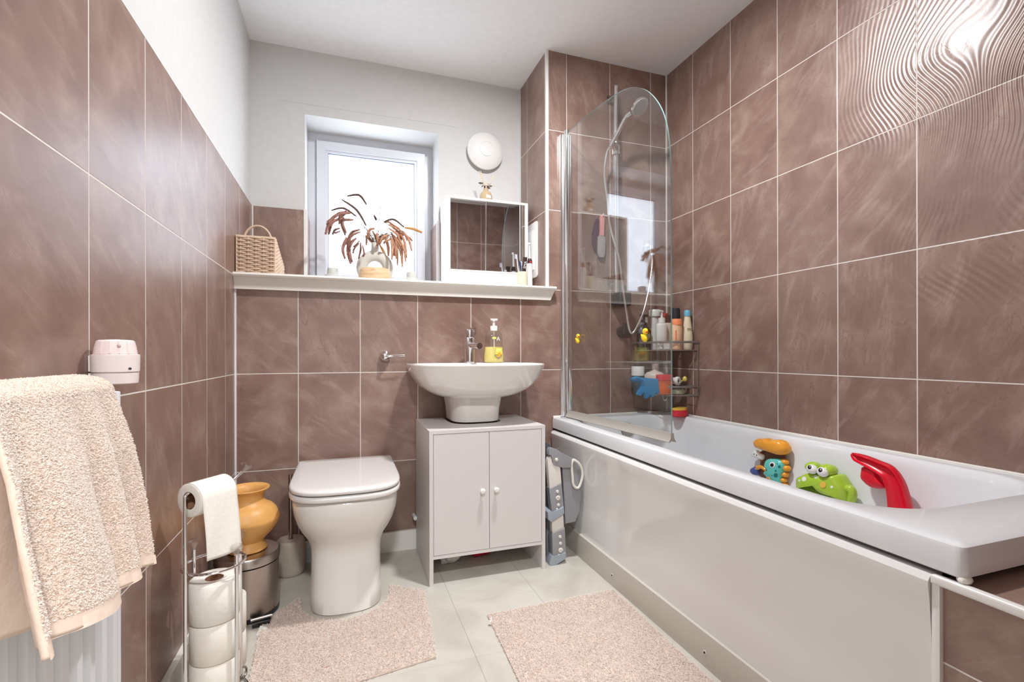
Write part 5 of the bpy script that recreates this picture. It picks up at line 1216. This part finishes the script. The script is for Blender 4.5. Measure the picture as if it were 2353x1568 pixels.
# ================================================================== RADIATOR, TOWEL, AIR FRESHENER
M_rad = pmat('white enamel radiator', srgb(232, 234, 238), 0.22, spec=0.5)
ra_ = empty('radiator', (-0.37, 0.42, 0.14), 'white panel radiator on the left wall under the beige towel', 'radiator')
ry0, ry1, rz0, rz1, rxf, rxb = -0.10, 0.909, 0.14, 0.826, -0.336, -0.402
b = B(); npr = 30; pts = []
yy = ry0 + 0.012
while yy < ry1 - 0.035:
    pts += [(yy, 0.0), (yy + 0.008, 0.0), (yy + 0.014, 0.007), (yy + 0.028, 0.007), (yy + 0.034, 0.0)]; yy += 0.034
pts += [(ry1 - 0.012, 0.0)]
for x0_, sgn in ((rxf - 0.002, 1),):
    rings = []
    for z, k in ((rz0 + 0.01, 0.0), (rz0 + 0.035, 1.0), (rz1 - 0.06, 1.0), (rz1 - 0.035, 0.0), (rz1 - 0.004, 0.0)):
        rings.append([(x0_ - 0.004 + q_ * k * 1.0, y_, z) for y_, q_ in pts] + [(x0_ - 0.016, pts[-1][0], z), (x0_ - 0.016, pts[0][0], z)])
    loft(b, rings)
link('front_panel', b, M_rad, ra_, ang=25)
b = B(); box(b, rxf - 0.060, rxf, ry1 - 0.012, ry1, rz0, rz1, 0, 0.003); link('end_cover', b, M_rad, ra_)
b = B(); box(b, rxf - 0.060, rxf, ry0, ry0 + 0.012, rz0, rz1, 0, 0.003); link('end_cover', b, M_rad, ra_)
b = B(); box(b, rxf - 0.060, rxf + 0.0, ry0 + 0.012, ry1 - 0.012, rz1 - 0.010, rz1, 0, 0.003); link('top_grille', b, M_rad, ra_)
b = B(); box(b, rxf - 0.058, rxf - 0.050, ry0 + 0.012, ry1 - 0.012, rz0 + 0.01, rz1 - 0.012, 0, 0.002); link('back_panel', b, M_rad, ra_)
b = B(); box(b, XL + 0.0005, rxf - 0.055, 0.75, 0.79, 0.25, 0.75, 0, 0.002); link('bracket', b, M_rad, ra_)
b = B(); box(b, XL + 0.0005, rxf - 0.055, 0.05, 0.09, 0.25, 0.75, 0, 0.002); link('bracket', b, M_rad, ra_)

M_tow = noisy('beige terry towel', srgb(222, 198, 180), srgb(231, 211, 197), 30, 0.95, 0.5, 0.003, 5)
def fluff(name, col, tcol, k=0.45):      # soft cotton: part of the light passes through the loops
    m = bpy.data.materials.new(name); m.use_nodes = True; n = m.node_tree.nodes; l = m.node_tree.links
    n.remove(n['Principled BSDF']); d_ = n.new('ShaderNodeBsdfDiffuse'); t_ = n.new('ShaderNodeBsdfTranslucent'); x_ = n.new('ShaderNodeMixShader')
    d_.inputs[0].default_value = (*col, 1); t_.inputs[0].default_value = (*tcol, 1); x_.inputs[0].default_value = k
    l.new(d_.outputs[0], x_.inputs[1]); l.new(t_.outputs[0], x_.inputs[2]); l.new(x_.outputs[0], n['Material Output'].inputs[0]); return m
M_loop = fluff('cotton loops', srgb(247, 239, 232), srgb(250, 240, 231), 0.4)
tw = empty('towel', (-0.35, 0.55, 0.84), 'beige terry towel hanging over the radiator', 'towel')
def lerp(a, b_, t): return a + (b_ - a) * t
# rows run from the back of the radiator over its top and down the front; columns run along y
NU, NV = 96, 120
rng = random.Random(4)
wv = [(9.0, 1.0, 0.9), (17.0, 2.2, 1.0), (25.0, 0.4, 0.6), (36.0, 3.0, 0.15), (5.0, 4.0, 0.7)]
def towel_pt(s, t):
    # s 0 = far (right-hand) edge, 1 = near edge ; t 0 = behind, 1 = front hem
    yt = lerp(0.850, 0.600, s)                     # along the top of the radiator
    yh = lerp(0.858, 0.530, s)                     # along the hem
    zh = lerp(0.566, 0.612, s)
    if t < 0.18: 
        u_ = t / 0.18; return Vector((lerp(-0.404, -0.402, u_), yt, lerp(0.60, 0.834, u_)))
    if t < 0.30:
        a = PI * (1 - (t - 0.18) / 0.12); r = 0.037
        return Vector((-0.367 + r * math.cos(a), yt, 0.834 + 0.014 * math.sin(a)))
    u_ = (t - 0.30) / 0.70
    y = lerp(yt, yh, u_) + 0.012 * math.sin(PI * u_) * (1 - s)
    z = lerp(0.834, zh, u_)
    out_ = lerp(0.041, 0.066, s) * u_ ** 1.2
    fold = sum(a_ * math.sin(f_ * s + p_ + u_ * 1.2) for f_, p_, a_ in wv) / 3.2
    out_ += 0.024 * (fold - 0.25 * abs(fold)) * min(1, u_ * 1.4 + 0.03) + 0.008 * min(1, u_ * 3)
    return Vector((-0.330 + out_, y, z + 0.003 * math.sin(9 * s) * u_))
b = B(); grid = []
for i in range(NV + 1):
    grid.append([b.verts.new(towel_pt(j / NU, i / NV)) for j in range(NU + 1)])
for i in range(NV):
    for j in range(NU): b.faces.new((grid[i][j], grid[i][j + 1], grid[i + 1][j + 1], grid[i + 1][j]))
def tuft_cloud(bm, fpt, n, L, wd, seed, jitter=0.6):
    r_ = random.Random(seed)
    for _ in range(n):
        s, t = r_.random(), r_.random(); p, nrm = fpt(s, t)
        if p is None: continue
        d = (nrm + Vector((r_.gauss(0, jitter), r_.gauss(0, jitter), r_.gauss(0, jitter)))).normalized()
        if d.dot(nrm) < 0.1: d = (d + nrm).normalized()
        sd_ = d.cross(Vector((r_.random() - .5, r_.random() - .5, r_.random() - .5))).normalized() * wd
        l = L * r_.uniform(0.6, 1.25); m = p + d * l * 0.55 + Vector((0, 0, 0)); e = p + d * l + Vector((0, 0, -0.2 * l * 0.5)) + sd_ * r_.uniform(-1, 1)
        a1, a2, m1, m2, ee = bm.verts.new(p - sd_), bm.verts.new(p + sd_), bm.verts.new(m - sd_), bm.verts.new(m + sd_), bm.verts.new(e)
        bm.faces.new((a1, a2, m2, m1)); bm.faces.new((m1, m2, ee))
link('cloth', b, M_tow, tw, ang=180)
tc_ = tw.children[0] if tw.children else None
md = [o for o in bpy.data.objects if o.parent == tw][0].modifiers.new('thick', 'SOLIDIFY'); md.thickness = 0.006; md.offset = 1
def tpt(s, t):
    t = 0.2 + 0.80 * t
    if t > 0.955: return None, None
    p = towel_pt(s, t); du = towel_pt(min(s + 0.01, 1), t) - p; dv_ = towel_pt(s, min(t + 0.01, 1)) - p
    n_ = du.cross(dv_).normalized()
    if n_.x < 0 and t > 0.3: n_ = -n_
    if t <= 0.3 and n_.z < 0: n_ = -n_
    return p + n_ * 0.0056, n_
b = B(); tuft_cloud(b, tpt, 95000, 0.0026, 0.0007, 8, 0.85); link('terry_loops', b, M_loop, tw, False, kind='stuff')
# hem band + the second layer of the towel behind the near fold
b = B(); g1 = []
for i in range(3):
    g1.append([b.verts.new(towel_pt(j / NU, 0.965 + 0.035 * i / 2) + Vector((0.0066, 0, 0))) for j in range(NU + 1)])
for i in range(2):
    for j in range(NU): b.faces.new((g1[i][j], g1[i][j + 1], g1[i + 1][j + 1], g1[i + 1][j]))
link('hem', b, noisy('towel hem', srgb(232, 208, 190), srgb(238, 218, 202), 120, 0.9, 0.4, 0.001), tw, ang=180)
b = B(); g1 = []
for i in range(31):
    t = i / 30; row = []
    for j in range(17):
        s = j / 16; y = lerp(0.640, 0.40, s) + 0.015 * t * t; z = lerp(0.80, lerp(0.592, 0.66, s), t)
        row.append(b.verts.new(Vector((-0.322 + 0.010 * math.sin(s * 9 + 1) * t + 0.004 * t, y, z))))
    g1.append(row)
for i in range(30):
    for j in range(16): b.faces.new((g1[i][j], g1[i][j + 1], g1[i + 1][j + 1], g1[i + 1][j]))
bl_ = link('back_layer', b, M_tow, tw, ang=180); md = bl_.modifiers.new('thick', 'SOLIDIFY'); md.thickness = 0.006

M_air = pmat('pale pink plastic', srgb(236, 222, 219), 0.3); M_air2 = pmat('pink cap plastic', srgb(238, 218, 215), 0.22)
af = empty('air_freshener', (-0.3895, 1.033, 0.831), 'pale pink round-topped air freshener on the tiles above the radiator', 'air freshener')
AX, AY = -0.3895, 1.033
b = B(); lathe(b, [(0.030, 0.831), (0.0325, 0.8325), (0.0335, 0.851)], AX, AY, 0, 40); box(b, XL + 0.0003, AX - 0.02, AY - 0.008, AY + 0.016, 0.833, 0.851, 0, 0.003); link('base', b, M_air, af, ang=40)
b = B(); lathe(b, [(0.0325, 0.8515), (0.0345, 0.8530), (0.0350, 0.880), (0.0350, 0.8825), (0.033, 0.8835)], AX, AY, 0, 40); box(b, XL + 0.0003, AX - 0.02, AY - 0.008, AY + 0.018, 0.853, 0.882, 0, 0.003); link('collar', b, M_air, af, ang=40)
b = B(); lathe(b, [(0.0315, 0.8838), (0.0300, 0.895), (0.0275, 0.9065), (0.024, 0.9090), (0, 0.9105)], AX, AY, 0, 40); link('cap', b, M_air2, af, ang=40)
for a in (250, 275, 300, 325):
    b = B(); ca, sa = math.cos(math.radians(a)), math.sin(math.radians(a))
    tube(b, [(AX + ca * 0.0312, AY + sa * 0.0312, 0.885), (AX + ca * 0.0297, AY + sa * 0.0297, 0.895), (AX + ca * 0.0272, AY + sa * 0.0272, 0.9065)], 0.0016, 6); link('cap_rib', b, M_air2, af)
ca, sa = math.cos(math.radians(299)), math.sin(math.radians(299))
b = B(); ball(b, (AX + ca * 0.0296, AY + sa * 0.0296, 0.898), 0.0032, 0.9, 0.9, 1.2, 12); link('lens', b, pmat('pinkish lens', srgb(196, 168, 164), 0.2), af)
ca, sa = math.cos(math.radians(325)), math.sin(math.radians(325))
b = B(); ball(b, (AX + ca * 0.0330, AY + sa * 0.0330, 0.8585), 0.0034, 1.0, 1.0, 0.75, 12); link('sensor_window', b, M_dark, af)

# ================================================================== BATH MATS
M_mat = fluff('blush bath mat pile', srgb(240, 231, 223), srgb(245, 234, 226), 0.4)
M_mat2 = pmat('bath mat backing', srgb(236, 214, 202), 0.9)
def inpoly(x, y, P):
    c = False; n_ = len(P)
    for i in range(n_):
        x1, y1 = P[i]; x2, y2 = P[i - 1]
        if (y1 > y) != (y2 > y) and x < (x2 - x1) * (y - y1) / (y2 - y1) + x1: c = not c
    return c
def mat_rug(label, poly, n, seed, lift=None):
    o = empty('bath_mat', (sum(p[0] for p in poly) / len(poly), sum(p[1] for p in poly) / len(poly), 0), label, 'bath mat', 'shaggy bath mats')
    b = B(); extrude_poly(b, [(x, y, 0.0012) for x, y in poly], (0, 0, 0.005)); link('backing', b, M_mat2, o, False)
    xs = [p[0] for p in poly]; ys_ = [p[1] for p in poly]; r_ = random.Random(seed)
    b = B(); k = 0
    cl = [(r_.uniform(min(xs), max(xs)), r_.uniform(min(ys_), max(ys_)), r_.uniform(0, 6.28)) for _ in range(60)]
    while k < n:
        x, y = r_.uniform(min(xs), max(xs)), r_.uniform(min(ys_), max(ys_))
        if not inpoly(x, y, poly): continue
        k += 1
        cc = min(cl, key=lambda q_: (q_[0] - x) ** 2 + (q_[1] - y) ** 2); a = cc[2] + r_.gauss(0, 2.2)
        L = r_.uniform(0.0045, 0.0085); lean = r_.uniform(0.3, 1.3); d = Vector((math.cos(a) * lean, math.sin(a) * lean, 1)).normalized()
        p = Vector((x, y, 0.0055)); sd_ = d.cross(Vector((0, 0, 1))).normalized() * r_.uniform(0.0006, 0.0011)
        m = p + d * L * 0.55; e = p + d * L + Vector((d.x, d.y, -0.45)) * L * 0.4
        v = [b.verts.new(p - sd_), b.verts.new(p + sd_), b.verts.new(m + sd_ * 1.1), b.verts.new(m - sd_ * 1.1), b.verts.new(e + sd_ * 0.6), b.verts.new(e - sd_ * 0.6)]
        b.faces.new((v[0], v[1], v[2], v[3])); b.faces.new((v[3], v[2], v[4], v[5]))
    link('pile', b, M_mat, o, False, kind='stuff')
# pedestal mat with its U-shaped cut-out round the toilet foot
arc = [(0.150 * math.cos(a) * 1.02, 1.83 - 0.165 * math.sin(a)) for a in [PI * k / 14 for k in range(15)]]
mat_rug('blush pink shaggy mat with a cut-out round the foot of the toilet', [(-0.238, 1.30), (0.245, 1.378), (0.272, 1.775), (0.158, 1.86)] + arc + [(-0.158, 1.86), (-0.215, 1.80), (-0.262, 1.70)], 42000, 3)
mat_rug('blush pink shaggy rectangular mat beside the bath panel', [(0.448, 1.541), (0.935, 1.552), (0.918, 0.75), (0.424, 0.75)], 80000, 6)
# scraps of paper
b = B(); extrude_poly(b, [(-0.268, 1.668, 0.0008), (-0.246, 1.658, 0.0008), (-0.240, 1.690, 0.010), (-0.262, 1.706, 0.012)], (0, 0, 0.0008)); link('paper_scrap', b, M_whitem, None, False, 'small white paper scrap on the floor by the bin pedal', 'paper')
b = B(); crumple(b, (0.440, 1.487, 0.0095), 0.006, 0.005, 0.006, 9, 2, 0.5); tube(b, [(0.444, 1.487, 0.012), (0.448, 1.497, 0.020)], 0.0025, 5); link('paper_scrap', b, M_whitem, None, False, 'tiny crumpled white scrap at the left edge of the mat by the bath', 'paper')

# ================================================================== FOLDED TOILET-TRAINING LADDER
M_lg1 = pmat('grey ladder plastic', srgb(152, 150, 154), 0.4); M_lw = pmat('white ladder plastic', srgb(228, 222, 214), 0.4); M_lb = pmat('blue grey plastic', srgb(160, 168, 178), 0.4); M_ld = pmat('dark grey pad', srgb(84, 88, 90), 0.5)
ld = empty('folded_step_ladder', (0.85, 1.88, 0), 'folded grey and white child\'s toilet step ladder between cabinet and bath', 'step ladder')
def LP(zx, zy, y): return dP(1220 + zx / 4.48, 980 + zy / 4.48, y)
def lpart(name, pts, y, th, mat, bev=0.003, parent=ld, label=None):
    b = B(); extrude_poly(b, [LP(a_, c_, y) for a_, c_ in pts], (0, th, 0), 0, bev); return link(name, b, mat, parent, True, label=label)
lpart('seat_shell', [(330, 290), (420, 330), (470, 420), (500, 640), (507, 700), (500, 870), (455, 985), (345, 1008), (330, 430), (300, 415)], 1.842, 0.10, M_lg1, 0.004)
lpart('top_hook', [(186, 300), (188, 245), (200, 226), (222, 228), (275, 245), (335, 290), (420, 328), (415, 430), (330, 430), (240, 405), (218, 370), (215, 300)], 1.828, 0.030, M_lg1)
lpart('front_leg', [(172, 370), (185, 325), (207, 308), (222, 380), (300, 418), (313, 588), (205, 650), (190, 640)], 1.832, 0.028, M_lw, label='white upper leg')
lpart('sleeve', [(185, 640), (205, 650), (313, 586), (336, 832), (225, 890), (212, 885)], 1.826, 0.036, M_lg1)
lpart('step_edge', [(172, 890), (200, 868), (225, 892), (336, 830), (342, 900), (205, 990), (175, 965)], 1.818, 0.14, M_lb)
lpart('lower_leg', [(212, 985), (330, 908), (338, 1046), (235, 1112), (218, 1100)], 1.832, 0.028, M_lw, label='white lower leg')
lpart('lower_sleeve', [(214, 1095), (235, 1112), (346, 1046), (357, 1302), (222, 1350)], 1.826, 0.036, M_lg1)
lpart('foot', [(190, 1400), (215, 1335), (240, 1345), (355, 1300), (362, 1362), (222, 1452), (196, 1452)], 1.820, 0.046, M_lb)
lpart('rear_panel', [(150, 168), (190, 182), (235, 238), (190, 330), (160, 700), (150, 1000)], 1.880, 0.05, M_ld, label='dark grey rear pad')
lpart('rear_leg', [(160, 700), (195, 700), (190, 990), (215, 1400), (155, 1400)], 1.900, 0.12, M_lg1)
b = B(); hpts = [(432, 345), (478, 372), (515, 425), (528, 490), (518, 560), (490, 630), (458, 632), (432, 596), (424, 500), (416, 400)]
P = smooth_path([LP(a_, c_, 1.834) for a_, c_ in hpts + hpts[:1]], 4)[:-1]; tube(b, P, 0.0058, 10, closed=True); link('grip_handle', b, M_lw, ld, label='white D-shaped grip')
for (a_, c_, r_) in ((268, 672, 17), (275, 738, 27), (278, 808, 17), (264, 853, 11), (295, 1138, 17), (298, 1205, 17), (302, 1276, 27), (285, 1325, 11)):
    b = B(); c = LP(a_, c_, 1.826); lathe(b, [(r_ * 0.00038, 0), (r_ * 0.00038, 0.003), (r_ * 0.0003, 0.005), (0, 0.005)], c.x, c.y, c.z, 18, mY); bt = link('button', b, M_lw, ld)
    if r_ == 27: b = B(); tube(b, [c + Vector((-0.006, -0.0052, 0.004)), c + Vector((0.006, -0.0052, -0.004))], 0.0009, 5); link('screw_slot', b, M_lg1, bt)
b = B(); c = LP(260, 345, 1.828); lathe(b, [(0.0075, 0), (0.0075, 0.003), (0.005, 0.006), (0, 0.006)], c.x, c.y, c.z, 18, mY); link('pivot_cap', b, M_lw, ld)
# white valve end peeping out at the left of the cabinet
b = B(); tube(b, [(0.288, 2.145, 0.150), (0.2955, 2.145, 0.150)], 0.010, 12); tube(b, [(0.290, 2.145, 0.150), (0.290, YL - 0.0005, 0.150)], 0.008, 10); link('pipe_cap', b, M_white, None, True, 'small white pipe cap on the wall tiles left of the cabinet', 'pipe cap')

# ================================================================== CEILING LAMPS (above the frame)
o = empty('ceiling_spotlight', (LAMP[0], LAMP[1], ZC), 'round white ceiling spotlight above the middle of the room', 'ceiling light')
b = B(); r = 0.058; lathe(b, [(r + 0.022, -0.0005), (r + 0.022, -0.006), (r + 0.012, -0.020), (r, -0.020), (r - 0.004, -0.006), (0, -0.006)], LAMP[0], LAMP[1], ZC, 40); link('housing', b, M_white, o)
